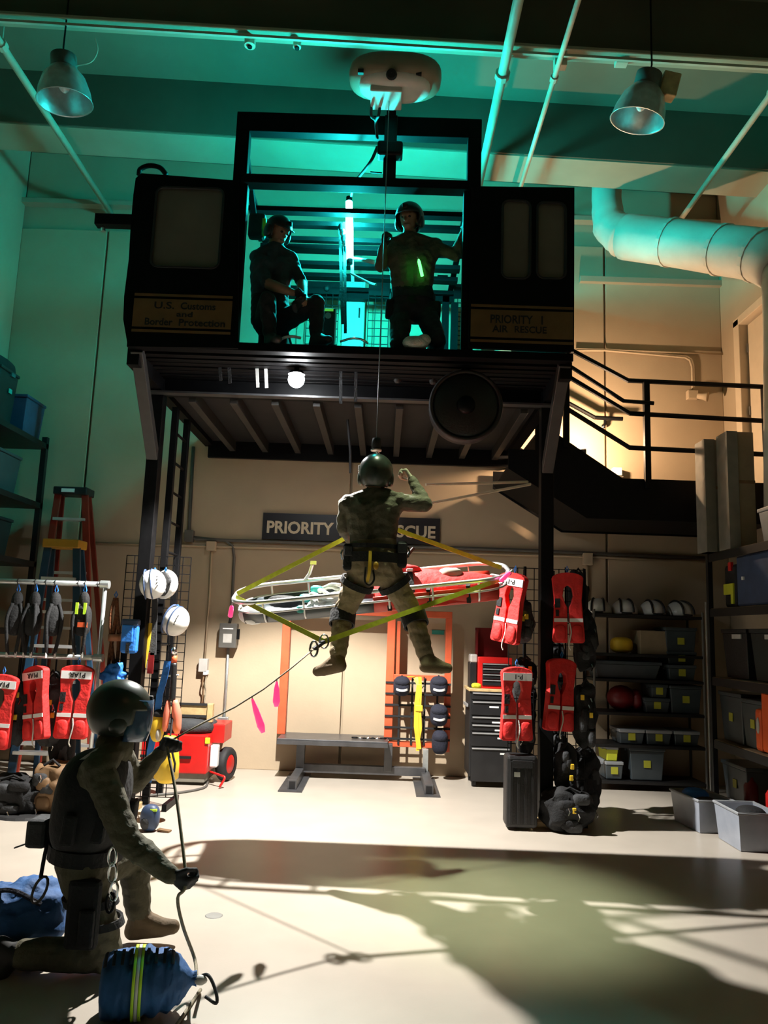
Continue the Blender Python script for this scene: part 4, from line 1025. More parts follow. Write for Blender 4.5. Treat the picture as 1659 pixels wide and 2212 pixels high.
# dark harnesses and bags on racks
def make_harness(m2, tabs):
    t = thing('harness', 'x', 'harness', (0, 0, 0))
    part(MB().ell((0, 0, -0.26), (0.075, 0.06, 0.14), 14, 10, None, power=0.75), 'pad', 'black_cloth', t, smooth=True, local=True)
    part(MB().ell((0, 0.0, -0.10), (0.05, 0.04, 0.09), 12, 8), 'yoke', 'black_cloth', t, smooth=True, local=True)
    for s in (-1, 1):
        part(MB().tube(smoothpath([V((s*0.03, -0.03, -0.12)), V((s*0.06, -0.06, -0.25)), V((s*0.05, -0.05, -0.40)), V((s*0.03, -0.02, -0.56))]), [0.016]*19, 6), 'leg_strap', 'black_cloth', t, smooth=True, local=True)
        part(MB().box((s*0.035, -0.03, -0.555), (0.018, 0.014, 0.06)), 'buckle', 'reflective', t, local=True, bevel=0.003)
        if tabs: part(MB().box((s*0.035, -0.06, -0.16), (0.024, 0.01, 0.10)), 'hivis_tab', 'hivis', t, local=True)
    if tabs: part(MB().box((0.03, -0.066, -0.30), (0.085, 0.012, 0.042)), 'orange_band', 'orange_cloth', t, local=True)
    part(MB().tube([V((0, 0, -0.03)), V((0.014, 0, 0.0)), V((0, 0, 0.045)), V((-0.014, 0, 0.0))], 0.006, 6, closed=True), 'carabiner', 'bright_blue', t, smooth=True, local=True)
    part(MB().tube([V((0.0, 0, -0.07)), V((0.012, 0, -0.05)), V((0, 0, -0.02)), V((-0.012, 0, -0.05))], 0.006, 6, closed=True), 'carabiner', 'chrome', t, smooth=True, local=True)
    return t
h1 = make_harness('grey_cloth', True); p = at(184, 1275, 6.86); h1.location = p
h1['label'] = 'black harness with lime tabs and an orange band on the top pipe'; h1['group'] = 'harnesses on the pipe rack'
h2 = make_harness('grey_cloth', False)
for k, (px, rzz, lab) in enumerate(((40, 0.3, 'black harness on the top pipe nearest the picture edge'), (78, -0.2, 'black harness on the top pipe, second from the picture edge'), (122, 0.5, 'black harness on the top pipe beside the one with lime tabs'))):
    c_ = h2 if k == 0 else copy_tree(h2, (0, 0, 0))
    c_.location = at(px, 1273+px*.02, 6.86); c_.rotation_euler = (0, 0, rzz); c_['label'] = lab; c_['group'] = 'harnesses on the pipe rack'
# pipe rack
PR = thing('pipe_rack', 'silver pipe clothes rack hung with harnesses and red vests', 'clothes rack', (at(110, 1740, 6.9).x, 6.9, 0))
zA, zB = at(150, 1260, 6.9).z, at(150, 1419, 6.9).z
xe = at(228, 1260, 6.9).x; xs_ = XL+0.35
part(MB().cyl((xs_, 6.9, zA), (xe, 6.9, zA), 0.024, n=12), 'top_pipe', 'galv', PR, smooth=True)
part(MB().cyl((xs_, 6.9, zB), (xe, 6.9, zB), 0.024, n=12), 'lower_pipe', 'galv', PR, smooth=True)
for x in (xe, xs_):
    part(MB().cyl((x, 6.9, 0.03), (x, 6.9, zA+0.03), 0.018, n=12), 'upright', 'galv', PR, smooth=True)
    part(MB().cyl((x, 6.55, 0.03), (x, 7.25, 0.03), 0.024, n=12), 'foot', 'galv', PR, smooth=True)
    for z in (zA, zB): part(MB().cyl((x-0.04, 6.9, z), (x+0.035, 6.9, z), 0.036, n=12), 'fitting', 'galv', PR, smooth=False)
part(MB().cyl((xs_, 6.9, 0.08), (xe, 6.9, 0.08), 0.018, n=10), 'bottom_pipe', 'galv', PR, smooth=True)
for k, px in enumerate((40, 78, 101, 121, 171, 186, 213)): x = at(px, 1260, 6.9).x; part(MB().tube([V((x, 6.9+0.027*math.cos(a), zA+0.027*math.sin(a))) for a in [i*math.pi/5 for i in range(10)]], 0.004, 5, closed=True), 'zip_tie', 'rubber', PR)
# black gear bags hanging behind the vests and standing below
def gearbag(px, py, Y, sx, sz, lab, m_='black_cloth', tabs=1, onfl=False, nm='gear_vest', gy=0.10, hang=None):
    c = at(px, py, Y)
    if onfl: c.z = sz/2
    t = thing(nm, lab, 'gear bag' if onfl else 'gear vest', c-V((0, 0, sz/2)))
    mb_ = MB().ell(c, (sx/2, gy, sz/2), 30, 26, None, power=0.72)
    mb_.v = [tuple(V(p)+V((0.16*sx*noise.noise(V(p)*9+V((px, 0, 0))), 0.05*noise.noise(V(p)*14), 0.05*noise.noise(V(p)*11)))) for p in mb_.v]
    part(mb_, 'body', m_, t, smooth=True)
    rnd = random.Random(px*7+py)
    for k in range(4):
        q = c+V((rnd.uniform(-.25, .25)*sx, -gy*0.85, rnd.uniform(-.35, .32)*sz))
        part(MB().ell(q, (sx*0.18, 0.035, sz*0.13), 10, 8, None, power=0.6), 'pocket', 'grey_cloth' if k % 2 else m_, t, smooth=True)
    for k in range(tabs):
        q = c+V((rnd.uniform(-.3, .3)*sx, -gy-0.015, rnd.uniform(-.3, .3)*sz)); part(MB().box(q, (0.03, 0.02, 0.045)), 'yellow_tab', 'yellow', t, bevel=0.004)
    part(MB().tube([c+V((-sx*.2, -gy*.7, sz*.45)), c+V((0, -gy*.6, sz*.56)), c+V((sx*.2, -gy*.7, sz*.45))], 0.012, 6), 'strap', 'black_cloth', t)
    if hang is not None: part(MB().tube([c+V((0, 0, sz*.45)), V((c.x, c.y, hang))], 0.008, 5), 'hanger', 'black_steel', t)
    for k in range(2):
        q = c+V((rnd.uniform(-.3, .3)*sx, -gy-0.01, rnd.uniform(-.4, .3)*sz)); part(MB().tube([q, q+V((.012, 0, -.03)), q+V((0, 0, -.06))], 0.006, 5), 'clip', 'chrome', t)
    return t
gearbag(112, 1535, 6.98, 0.22, 0.62, 'dark gear vest with yellow tabs between two red vests', 'grey_cloth', 3, hang=zB)
gearbag(35, 1540, 6.98, 0.22, 0.55, 'dark gear vest with a yellow tab near the picture edge', 'grey_cloth', 2, hang=zB)
gearbag(135, 1600, 7.08, 0.20, 0.7, 'black gear vest behind the last red vest', 'black_cloth', 0, hang=zB)
gearbag(40, 1690, 6.8, 0.50, 0.30, 'low dark bag on the floor under the pipe rack', 'black_cloth', 0, True, 'floor_bag', 0.16)
gearbag(120, 1685, 6.85, 0.34, 0.42, 'brown and black kit bag standing under the pipe rack', 'wood_dark', 0, True, 'floor_bag', 0.15)
solo(MB().lathe([(0.001, 0.02), (0.34, 0.02), (0.36, 0.0)], onfloor(70, 1752), n=30), 'floor_mat', 'rubber', 'dark flat mat on the floor before the pipe rack', 'mat')
solo(MB().box(onfloor(20, 1768)+V((0, 0, 0.02)), (1.2, 0.12, 0.04)), 'floor_strip', 'wood_pale', 'pale flat board on the floor by the pipe rack', 'board') if False else None

# ---- gear wall at the far post: grid and black kit
gx0, gx1 = at(1098, 1500, 7.2).x, at(1262, 1500, 7.2).x
t = thing('grid_stand', 'black wire grid stand behind the tower post and red vests', 'grid stand', ((gx0+gx1)/2, 7.2, 0))
zg = at(1180, 1229, 7.2).z
part(wiregrid((gx0, 7.2, 0.06), (gx1-gx0, 0, 0), (0, 0, zg-0.06), 9, 22, 0.005), 'wires', BS, t, kind='stuff')
for x in (gx0+0.05, gx1-0.05): part(MB().bx(x-0.02, x+0.02, 6.98, 7.42, 0, 0.06), 'foot', BS, t)
gk = [(1132, 1345, 7.03, 0.17, 0.36, 'grey gear vest with yellow tabs between the upper red vests', 'grey_cloth', 2), (1134, 1462, 7.03, 0.18, 0.32, 'black gear vest behind the post at chest height', 'black_cloth', 1),
      (1264, 1385, 7.05, 0.20, 0.52, 'black gear vest hanging beyond the plain collar vest', 'black_cloth', 0), (1262, 1545, 7.02, 0.20, 0.56, 'black gear vest with pale clips beside the bin shelf', 'black_cloth', 2),
      (1132, 1580, 7.02, 0.18, 0.34, 'black gear vest hanging low by the tower post', 'black_cloth', 1), (1222, 1655, 6.98, 0.18, 0.36, 'black gear vest hanging lowest right of the tower post', 'black_cloth', 2)]
gk += [(1196, 1440, 7.38, 0.24, 0.44, 'black gear vest on the back of the grid behind the post', 'black_cloth', 0), (1246, 1300, 7.36, 0.20, 0.55, 'black gear vest on the back of the grid beside the plain collar vest', 'black_cloth', 0),
       (1196, 1620, 7.38, 0.26, 0.46, 'black gear vest low on the back of the grid behind the post', 'black_cloth', 1), (1266, 1690, 7.36, 0.24, 0.6, 'black gear vest lowest on the back of the grid', 'black_cloth', 0), (1130, 1530, 7.36, 0.22, 0.5, 'black gear vest on the back of the grid behind the low red vest', 'black_cloth', 0)]
for g in gk: gearbag(*g, hang=zg)
x0_, x1_ = at(1092, 1690, 6.85).x, at(1160, 1690, 6.85).x
t = thing('hard_case', 'big dark hard case standing on the floor beside the tool cabinet', 'case', ((x0_+x1_)/2, 6.9, 0))
ztop = at(1110, 1630, 6.85).z
part(MB().bx(x0_, x1_-0.0, 6.8, 7.0, 0.02, ztop), 'body', 'case_black', t, bevel=0.03)
for k in range(4): part(MB().bx(x0_+0.03+k*0.06, x0_+0.055+k*0.06, 6.79, 6.8, 0.06, ztop-0.05), 'ridge', 'case_black', t, bevel=0.003)
part(MB().bx(x0_+0.05, x1_-0.05, 6.785, 6.80, ztop-0.10, ztop-0.04), 'handle', 'rubber', t); part(MB().bx(x0_+0.06, x0_+0.11, 6.775, 6.79, ztop-0.17, ztop-0.13), 'latch', 'chrome', t)
gearbag(1225, 1735, 6.9, 0.42, 0.34, 'black duffel on the floor right of the tower post', 'black_cloth', 1, True, 'floor_bag', 0.16)

# ---- rope, bags and tools on the grid by the other post
gx0, gx1 = at(249, 1500, 7.22).x, at(392, 1500, 7.22).x; zg2 = at(320, 1201, 7.22).z
t = thing('grid_stand', 'black wire grid stand hung with helmets, blue bag and ropes', 'grid stand', ((gx0+gx1)/2, 7.22, 0))
part(wiregrid((gx0, 7.22, 0.08), (gx1-gx0, 0, 0), (0, 0, zg2-0.08), 8, 27, 0.005), 'wires', BS, t, kind='stuff')
for x in (gx0+0.03, gx1-0.03): part(MB().bx(x-0.02, x+0.02, 7.02, 7.44, 0, 0.06), 'foot', BS, t)
def helmet_shell(c, fwd, up, r, m_, root, nm='shell', squash=1.15, drop=0.62):
    f = V(fwd).normalized(); u = V(up); u = (u-f*u.dot(f)).normalized(); s_ = f.cross(u)
    rot = Matrix((s_, f, u)).transposed()
    return part(MB().ell(c, (r, r*squash, r*1.0), 24, 14, rot, 0, drop), nm, m_, root, smooth=True), rot
def hung_helmet(px, py, Y, face, lab, r=0.115):
    c = at(px, py, Y)
    t = thing('white_helmet', lab, 'helmet', c-V((0, 0, r)), group='white helmets on the grid')
    m, rot = helmet_shell(c, face, (0, -0.7, 0.7), r, 'white_shell', t, drop=0.68)
    for dx in (-0.028, 0.028):
        pts = [c+rot @ V((dx+(-0.03), (r*1.155)*math.cos(a), (r*1.012)*math.sin(a))) for a in [math.radians(q) for q in range(-20, 181, 12)]]
        part(MB().tube(pts, 0.0075, 6), 'stripe', 'case_blue', m)
    for k in range(4): part(MB().ell(c+rot @ V((0.055, r*1.02*math.cos(math.radians(70+k*14)), r*0.93*math.sin(math.radians(70+k*14)))), 0.006, 6, 4), 'vent', 'decal_black', m)
    part(MB().tube([c+V((0, 0.02, r*.95)), c+V((0.012, 0.03, r*1.12)), c+V((0, 0.03, r*1.28)), c+V((-0.012, 0.03, r*1.12))], 0.005, 6, closed=True), 'carabiner', 'bright_blue', t, smooth=True)
    return t
hung_helmet(330, 1262, 6.86, (-0.15, 0.2, 1), 'white helmet with two blue stripes hung higher on the grid')
hung_helmet(380, 1342, 6.90, (0.35, 0.2, 1), 'white helmet with two blue stripes hung lower on the grid')
c = at(356, 1262, 6.96)
t = thing('open_helmet', 'white helmet turned to show its dark lining behind the striped one', 'helmet', c-V((0, 0, .12)))
helmet_shell(c, (0.2, 0, 1), (0.5, 1, 0), 0.115, 'white_shell', t, drop=0.52)
part(MB().ell(c-V((0.012, 0.02, 0)), (0.098, 0.03, 0.11), 16, 8), 'lining', 'case_black', t, smooth=True)
for k in range(4): a = k*1.5+.4; part(MB().ell(c+V((0.06*math.cos(a), -0.05, 0.07*math.sin(a))), (0.018, 0.01, 0.022), 8, 6), 'pad', 'grey_cloth', t, smooth=True)
part(MB().tube([c+V((0, 0, .11)), c+V((0.01, 0, .13)), c+V((0, 0, .15)), c+V((-0.01, 0, .13))], 0.005, 6, closed=True), 'carabiner', 'bright_blue', t)
# brown rope hank
c0, c1 = at(250, 1292, 7.1), at(243, 1480, 7.1)
t = thing('rope_hank', 'long brown rope hank hanging beside the pipe rack', 'rope', c1)
for k in range(7):
    pts = [c0+V((0.012*math.cos(k), 0.012*math.sin(k*2), 0))]+[c0.lerp(c1, f)+V((0.035*math.sin(k*2.1+f*3)*min(1, f*4+.2), 0.03*math.cos(k*1.7+f*2), 0)) for f in (0.15, 0.35, 0.55, 0.75, 0.95)]
    part(MB().tube(smoothpath(pts, 3), 0.015, 6), 'strand', 'brown_rope', t, smooth=True)
part(MB().cyl(c0.lerp(c1, .42), c0.lerp(c1, .5), 0.055, n=10), 'wrap', 'copper', t, smooth=True)
part(MB().tube([c0+V((0, 0, 0)), c0+V((.012, 0, .03)), c0+V((0, 0, .06)), c0+V((-.012, 0, .03))], 0.006, 6, closed=True), 'carabiner', 'bright_blue', t)
# blue pouch
c = at(281, 1376, 6.88)
t = thing('blue_pouch', 'bright blue zipped pouch hanging in front of the tower post', 'pouch', c-V((0, 0, .15)))
part(MB().box(c, (0.145, 0.08, 0.28)), 'body', 'bright_blue', t, bevel=0.025)
part(MB().box(c+V((-0.012, -0.045, 0.03)), (0.10, 0.02, 0.15)), 'front_pocket', 'bright_blue', t, bevel=0.008)
part(MB().box(c+V((0, -0.005, 0.125)), (0.15, 0.085, 0.06)), 'top_flap', 'case_blue', t, bevel=0.015)
part(MB().bar(c+V((0.0, -0.05, -0.05)), c+V((0, -0.045, -0.14)), 0.03, 0.008), 'strap', 'black_cloth', t)
for k, (px, y0, y1, wd, mm, lab) in enumerate(((268, 1400, 1480, 0.05, 'black_cloth', 'black webbing hanging below the blue pouch'), (287, 1405, 1478, 0.045, 'stained_teal', 'dark teal webbing hanging below the blue pouch'), (335, 1290, 1415, 0.05, 'grey_cloth', 'dark grey webbing hanging under the higher white helmet'), (328, 1410, 1455, 0.05, 'dark_red', 'dark red webbing hanging near the yellow strap'))):
    a, b = at(px, y0, 7.12), at(px-4, y1, 7.12); solo(MB().bar(a, b, wd, 0.02, V((0, 1, 0))), 'webbing_strap', mm, lab, 'strap')
ps = [at(*q, 7.1) for q in ((324, 1346), (320, 1380), (316, 1402), (308, 1440), (304, 1462))]
solo(MB().grid([[p-V((0.018+.012*i/4, 0, 0)) for i, p in enumerate(ps)], [p+V((0.018+.012*i/4, 0, 0)) for i, p in enumerate(ps)]]), 'yellow_strap', 'yellow', 'yellow strap hanging on the grid behind the tower post', 'strap', solid=0.014)
ps = [at(*q, 6.9) for q in ((362, 1428), (356, 1460), (345, 1500), (338, 1560), (325, 1620), (320, 1690))]
solo(MB().grid([[p-V((0.028, 0, 0)) for p in ps], [p+V((0.028, 0, 0)) for p in ps]]), 'blue_strap', 'bright_blue', 'long bright blue strap slanting down past the kneeling man', 'strap', solid=0.01)
cr = at(248, 1462, 7.0); mr = MB().ell(cr, (0.10, 0.05, 0.10), 40, 28)
mr.v = [tuple(V(p)+(V(p)-cr).normalized()*(0.07*noise.noise(V(p)*14)+0.03*noise.noise(V(p)*40))) for p in mr.v]
solo(mr, 'blue_rag', 'bright_blue', 'crumpled bright blue cloth above the kneeling man helmet', 'cloth', smooth=True)
# rescue strop: black tube, orange tip, salmon sleeve
t = thing('rescue_strop', 'black and salmon rescue strop with an orange tip hanging on the grid', 'strop', at(372, 1590, 6.85))
q = lambda a, b: at(a, b, 6.85)
part(MB().tube([q(375, 1398), q(377, 1412)], [0.02, 0.03], 8), 'eye', 'chrome', t, smooth=True)
part(MB().tube([q(377, 1416), q(376, 1432)], 0.024, 10), 'orange_tip', 'orange_cloth', t, smooth=True)
part(MB().tube(smoothpath([q(376, 1432), q(375, 1470), q(372, 1515)]), 0.026, 10), 'tube', 'case_black', t, smooth=True)
part(MB().tube([q(364, 1460), q(386, 1458)], 0.008, 6), 'ring', 'reflective', t)
part(MB().tube(smoothpath([q(378, 1512), q(382, 1545), q(382, 1585)], 4), [0.022, 0.03, 0.035, 0.04, 0.042, 0.04, 0.038, 0.036, 0.02], 10), 'sleeve', 'salmon', t, smooth=True)
part(MB().tube(smoothpath([q(364, 1512), q(360, 1545), q(355, 1580)], 4), [0.016, 0.02, 0.026, 0.028, 0.03, 0.028, 0.026, 0.024, 0.015], 10), 'sleeve', 'salmon', t, smooth=True)
t = thing('yellow_throw_bag', 'plump yellow throw bag hanging below the kneeling man hand', 'throw bag', at(360, 1690, 6.7))
part(MB().tube([at(368, 1590, 6.7), at(364, 1625, 6.7), at(361, 1650, 6.7), at(359, 1680, 6.7), at(358, 1690, 6.7)], [0.05, 0.085, 0.10, 0.10, 0.06], 14), 'body', 'yellow', t, smooth=True)
part(MB().tube([at(372, 1625, 6.6), at(378, 1650, 6.6), at(376, 1668, 6.6)], 0.01, 6), 'strap', 'black_cloth', t)
part(MB().tube([at(368, 1590, 6.7), at(372, 1560, 6.8), at(374, 1530, 6.9)], 0.007, 6), 'hang_cord', 'black_cloth', t)
t = thing('yellow_tool_pouch', 'small yellow and black pouch beside the salmon sleeve', 'pouch', at(338, 1600, 6.9))
part(MB().ell(at(340, 1572, 6.9), (0.06, 0.05, 0.12), 12, 8, None, power=.8), 'body', 'yellow', t, smooth=True)
part(MB().ell(at(342, 1588, 6.85), (0.025, 0.02, 0.05), 8, 6), 'clip', 'box_light', t, smooth=True)
part(MB().ell(at(344, 1542, 6.9), (0.06, 0.05, 0.04), 10, 6), 'top', 'black_cloth', t, smooth=True)

# ---- red cart with a wooden handle bar
ry = 8.15
x0, x1 = at(378, 1640, ry).x, at(447, 1640, ry).x
zb, zt_ = at(420, 1672, ry).z, at(420, 1588, ry).z
x0 -= 0.35
t = thing('red_wheeled_cart', 'red wheeled equipment cart with wooden handle bar behind the yellow bag', 'cart', ((x0+x1)/2, ry+0.3, 0))
part(MB().bx(x0, x1, ry, ry+0.62, zb, zt_), 'box', 'red_paint', t, bevel=0.012)
part(MB().bx(x0, x1+0.12, ry+0.2, ry+0.62, zt_-0.1, zt_+0.09), 'shoulder', 'red_paint', t, bevel=0.01)
part(MB().bx(x0, x1-0.02, ry+0.03, ry+0.55, 0.03, zb), 'skirt', 'panel_grey', t, bevel=0.006)
part(MB().ell(((x0+x1)/2+0.02, ry+0.3, zt_+0.06), ((x1-x0)/2, 0.26, 0.09), 18, 10, None, power=0.7), 'seat', 'grey_cloth', t, smooth=True)
part(MB().bar((x0, ry-0.012, zb+0.16), (x1-0.16, ry-0.012, zb+0.16), 0.02, 0.025), 'slot', 'decal_black', t)
part(MB().bx(x1+0.005, x1+0.085, ry+0.1, ry+0.2, zb+0.05, zb+0.27), 'white_can', 'white_paint', t, bevel=0.015)
part(MB().box((x1-0.005, ry-0.005, zt_-0.05), (0.05, 0.02, 0.06)), 'marker', 'lime', t, bevel=0.006)
wc = at(489, 1645, ry+0.35)
wc.z = 0.17
for (xx, rr) in ((wc.x-0.05, 0.17),):
    w_ = part(MB().lathe([(0.10, -0.05), (0.15, -0.055), (0.17, -0.03), (0.17, 0.03), (0.15, 0.055), (0.10, 0.05)], wc, (1, -0.25, 0), 28), 'wheel', 'rubber', t, smooth=True)
    part(MB().lathe([(0.001, 0.045), (0.09, 0.05), (0.105, 0.04), (0.105, -0.04), (0.001, -0.04)], wc, (1, -0.25, 0), 24), 'hub', 'red_paint', w_, smooth=True)
part(MB().cyl((x1-0.1, wc.y, 0.17), wc, 0.02), 'axle', 'grey_steel', t)
hz_ = at(410, 1533, ry+0.2)
part(MB().bx(x0, at(448, 1533, ry+.2).x, ry+0.18, ry+0.22, hz_.z-0.06, hz_.z+0.06), 'handle_board', 'wood_pale', t, bevel=0.004)
for dz in (-0.06, 0.06): part(MB().bx(x0, at(448, 1533, ry+.2).x, ry+0.165, ry+0.18, hz_.z+dz-0.012, hz_.z+dz+0.012), 'board_edge', 'rubber', t)
part(MB().bx(at(449, 1533, ry+.2).x, at(461, 1533, ry+.2).x, ry+0.16, ry+0.24, at(455, 1560, ry+.2).z, hz_.z+0.07), 'handle_end', 'wood_pale', t, bevel=0.006)
part(MB().bx(at(424, 1545, ry+.2).x, at(430, 1545, ry+.2).x, ry+0.19, ry+0.22, zt_+0.05, hz_.z-0.05), 'handle_stem', 'galv', t)
part(MB().tube(smoothpath([V((x1+0.02, ry+0.1, zb+0.01)), V((x1+0.15, ry-0.02, zb)), V((x1+0.2, ry-0.05, 0.1)), V((x1+0.16, ry-0.08, 0.012))]), 0.012, 6), 'hose', 'red_paint', t, smooth=True)
solo(MB().tube(smoothpath([onfloor(450, 1690)+V((0, 0, .012)), onfloor(438, 1705)+V((0, 0, .012)), onfloor(380, 1716)+V((0, 0, .012)), onfloor(320, 1722)+V((0, 0, .012)), onfloor(280, 1735)+V((0, 0, .012))]), 0.012, 6), 'floor_hose', 'box_grey', 'grey hose lying on the floor from the red cart', 'hose', smooth=True)

# ---- step ladders
def stepladder(tl, tr, bl, br, Y, mr, mc, lab, nm, steps):
    a, b, c_, d = at(*tl, Y), at(*tr, Y), at(*bl, Y-0.25), at(*br, Y-0.25)
    c_.z = d.z = 0.0; a.z = b.z = (a.z+b.z)/2
    t = thing(nm, lab, 'ladder', ((c_.x+d.x)/2, Y-0.1, 0))
    for p, q in ((a, c_), (b, d)):
        part(MB().bar(p, q, 0.075, 0.03, (0, 1, 0)), 'rail', mr, t, bevel=0.004)
        part(MB().bar(p+V((0, .12, 0)), V((q.x, Y+0.32, 0)), 0.05, 0.03, (0, 1, 0)), 'rear_rail', mr, t)
    part(MB().bx(a.x-0.04, b.x+0.04, Y-0.06, Y+0.18, a.z-0.02, a.z+0.07), 'top_cap', mc, t, bevel=0.012)
    for k in range(steps):
        f = (k+1)/(steps+1); p, q = a.lerp(c_, f), b.lerp(d, f); part(MB().bx(p.x, q.x, p.y-0.05, p.y+0.05, p.z-0.015, p.z+0.015), 'step', 'alu', t)
    return t, a, b
t, a, b = stepladder((126, 1066), (184, 1066), (40, 1600), (205, 1600), 8.75, 'ladder_red', 'case_black', 'tall red step ladder with black cap leaning by the back wall', 'step_ladder', 9)
part(MB().bx(a.x+0.06, b.x-0.1, 8.68, 8.69, a.z+0.005, a.z+0.045), 'cap_label', 'reflective', t)
stepladder((104, 1180), (166, 1180), (30, 1600), (175, 1600), 7.95, 'blue_steel', 'ladder_yellow', 'blue step ladder with yellow cap in front of the red one', 'step_ladder', 6)

# ---- shelf on the far side wall (above the pipe rack)
SX0, SX1 = XL+0.03, -3.98
t = thing('tall_storage_rack', 'tall black storage rack in the corner beside the step ladders', 'storage rack', ((SX0+SX1)/2, 7.9, 0))
for y in (7.38, 8.83):
    for x in (SX0+0.03, SX1-0.03): part(MB().bx(x-0.03, x+0.03, y-0.03, y+0.03, 0, 3.7), 'post', 'shelf_black', t)
SZ_ = [0.6, 1.5, 2.25, 2.92, 3.62]
for z in SZ_:
    part(MB().bx(SX0, SX1, 7.34, 8.86, z-0.06, z), 'shelf', 'shelf_black', t)
def tub(c, sx, sy, sz, lab, mb_='bin_dark', ml='bin_dark', lbl=None, nm='storage_bin', cat='storage bin', grp=None, lidh=0.035, rotz=0.0, open_=False, lblpos=(0, 0), lsz=0.075):
    """tapered tub with rim lid and label; c = centre of its base"""
    t = thing(nm, lab, cat, V(c)+V((0, 0, 0.004)), (0, 0, rotz), grp)
    k = 0.88; n = 0.012
    def ring(s, z): return [V((s*a*sx/2, s*b*sy/2, z)) for a, b in ((-1, -1), (1, -1), (1, 1), (-1, 1))]
    m = MB(); b0, b1 = ring(k, 0), ring(1.0, sz-lidh)
    if open_:
        i0, i1 = [V((p.x*0.95, p.y*0.95, n)) for p in b0], [V((p.x*0.96, p.y*0.96, sz-lidh)) for p in b1]
        m.add(b0+b1+i0+i1, [(0, 3, 2, 1)]+[(i, (i+1) % 4, 4+(i+1) % 4, 4+i) for i in range(4)]+[(4+i, 4+(i+1) % 4, 12+(i+1) % 4, 12+i) for i in range(4)]+[(8+i, 12+i, 12+(i+1) % 4, 8+(i+1) % 4) for i in range(4)]+[(8, 9, 10, 11)])
    else:
        m.add(b0+b1, [(0, 3, 2, 1), (4, 5, 6, 7)]+[(i, (i+1) % 4, 4+(i+1) % 4, 4+i) for i in range(4)])
    part(m, 'tub', mb_, t, bevel=0.008 if not open_ else 0.0, local=True)
    if open_:
        part(MB().tube([V((p.x*1.01, p.y*1.01, sz-lidh)) for p in b1], 0.012, 6, closed=True), 'rim', ml, t, local=True)
    else:
        part(MB().box((0, 0, sz-lidh/2), (sx*1.05, sy*1.05, lidh)), 'lid', ml, t, bevel=0.008, local=True)
        for s in (-1, 1): part(MB().box((s*sx*0.525, 0, sz-lidh), (0.02, sy*0.3, 0.03)), 'lid_latch', ml, t, local=True)
    if lbl:
        yy = -(sy/2*(k+(1-k)*0.55))-0.006
        part(MB().box((lblpos[0], yy, sz*0.5+lblpos[1]), (lsz, 0.006, lsz)), 'paper_label', lbl, t, local=True)
    return t
for k, (y, lab) in enumerate(((7.55, 'dark bin with blue label on top of the tall rack, nearest the picture edge'), (8.05, 'dark bin with blue label on top of the tall rack, second one'))):
    b_ = tub(V((SX0+0.33, y, 3.62)), 0.40, 0.55, 0.62, lab, rotz=math.pi/2, grp='dark bins on the tall rack'); 
    part(MB().box((0.05, -0.275, 0.40), (0.07, 0.008, 0.05)), 'paper_label', 'teal_cloth', b_, local=True); part(MB().box((0.05, -0.285, 0.58), (0.08, 0.02, 0.04)), 'latch', 'stained_teal', b_, local=True)
b_ = tub(V((SX1-0.26, 8.55, 3.62)), 0.46, 0.42, 0.44, 'blue bin at the far end on top of the tall rack', 'case_blue', 'case_blue', rotz=math.pi/2)
part(MB().ell((-4.35, 8.2, 4.45), (0.28, 0.35, 0.22), 16, 8, None, 0, .5, .8), 'x', 'black_cloth', b_) if False else None
solo(MB().ell((SX0+0.36, 8.05, 4.28), (0.24, 0.30, 0.12), 18, 10, None, power=0.7), 'black_duffel', 'black_cloth', 'black duffel lying on the dark bins of the tall rack', 'bag', smooth=True)
for k, y in enumerate((7.6, 8.25)): tub(V((SX0+0.36, y, 2.92)), 0.5, 0.5, 0.46, 'pale bin on the middle shelf of the tall rack, %s' % ('nearer one' if k == 0 else 'farther one'), 'bin_grey', 'bin_grey', rotz=math.pi/2, grp='pale bins on the tall rack')
for k, y in enumerate((7.5, 8.2)): tub(V((SX0+0.36, y, 2.25)), 0.5, 0.5, 0.42, 'black bin on the lower shelf of the tall rack, %s' % ('nearer one' if k == 0 else 'farther one'), 'bin_dark', 'bin_dark', rotz=math.pi/2, grp='black bins on the tall rack')

# ---- bin shelf on the back wall
BY = 8.72
x0, x1 = at(1284, 1500, BY).x, at(1522, 1500, BY).x
t = thing('bin_shelf', 'black wire shelf full of labelled bins against the back wall', 'shelf', ((x0+x1)/2, BY+0.22, 0))
SZB = [at(1400, yy, BY).z for yy in (1690, 1611, 1541, 1469, 1414, 1329)]
SZB = [0.10]+SZB[1:]
for x in (x0, x1):
    for y in (BY, BY+0.44): part(MB().cyl((x, y, 0), (x, y, SZB[-1]+0.05), 0.014, n=10), 'post', 'shelf_black' if y > BY else 'box_grey', t)
for z in SZB: part(MB().bx(x0, x1, BY-0.01, BY+0.45, z-0.03, z), 'shelf', 'shelf_black', t)
SZB = [z+0.003 for z in SZB]
def onshelf(px, lvl, wpx, hpx, lab, dy=0.03, sy=0.36, **kw):
    c = at(px, 1500, BY+dy); sx = wpx/FPX*(BY+dy); sz = hpx/FPX*(BY+dy)
    return tub(V((c.x, BY+dy+sy/2, SZB[lvl]+kw.pop('up', 0.0))), sx, sy, sz, lab, **kw)
B_ = dict(mb_='bin_grey', ml='lid_pale', lbl='label_lime')
onshelf(1396, 0, 72, 66, 'large blue grey bin with a lime label on the bottom shelf', mb_='bin_grey', ml='bin_grey', lbl='label_lime')
onshelf(1326, 0, 36, 36, 'small bin with a lime label on the bottom shelf', **B_)
onshelf(1322, 0, 24, 30, 'small white lidded box stacked on the bottom shelf bin', up=36/FPX*8.75+0.004, mb_='lime', ml='lid_pale')
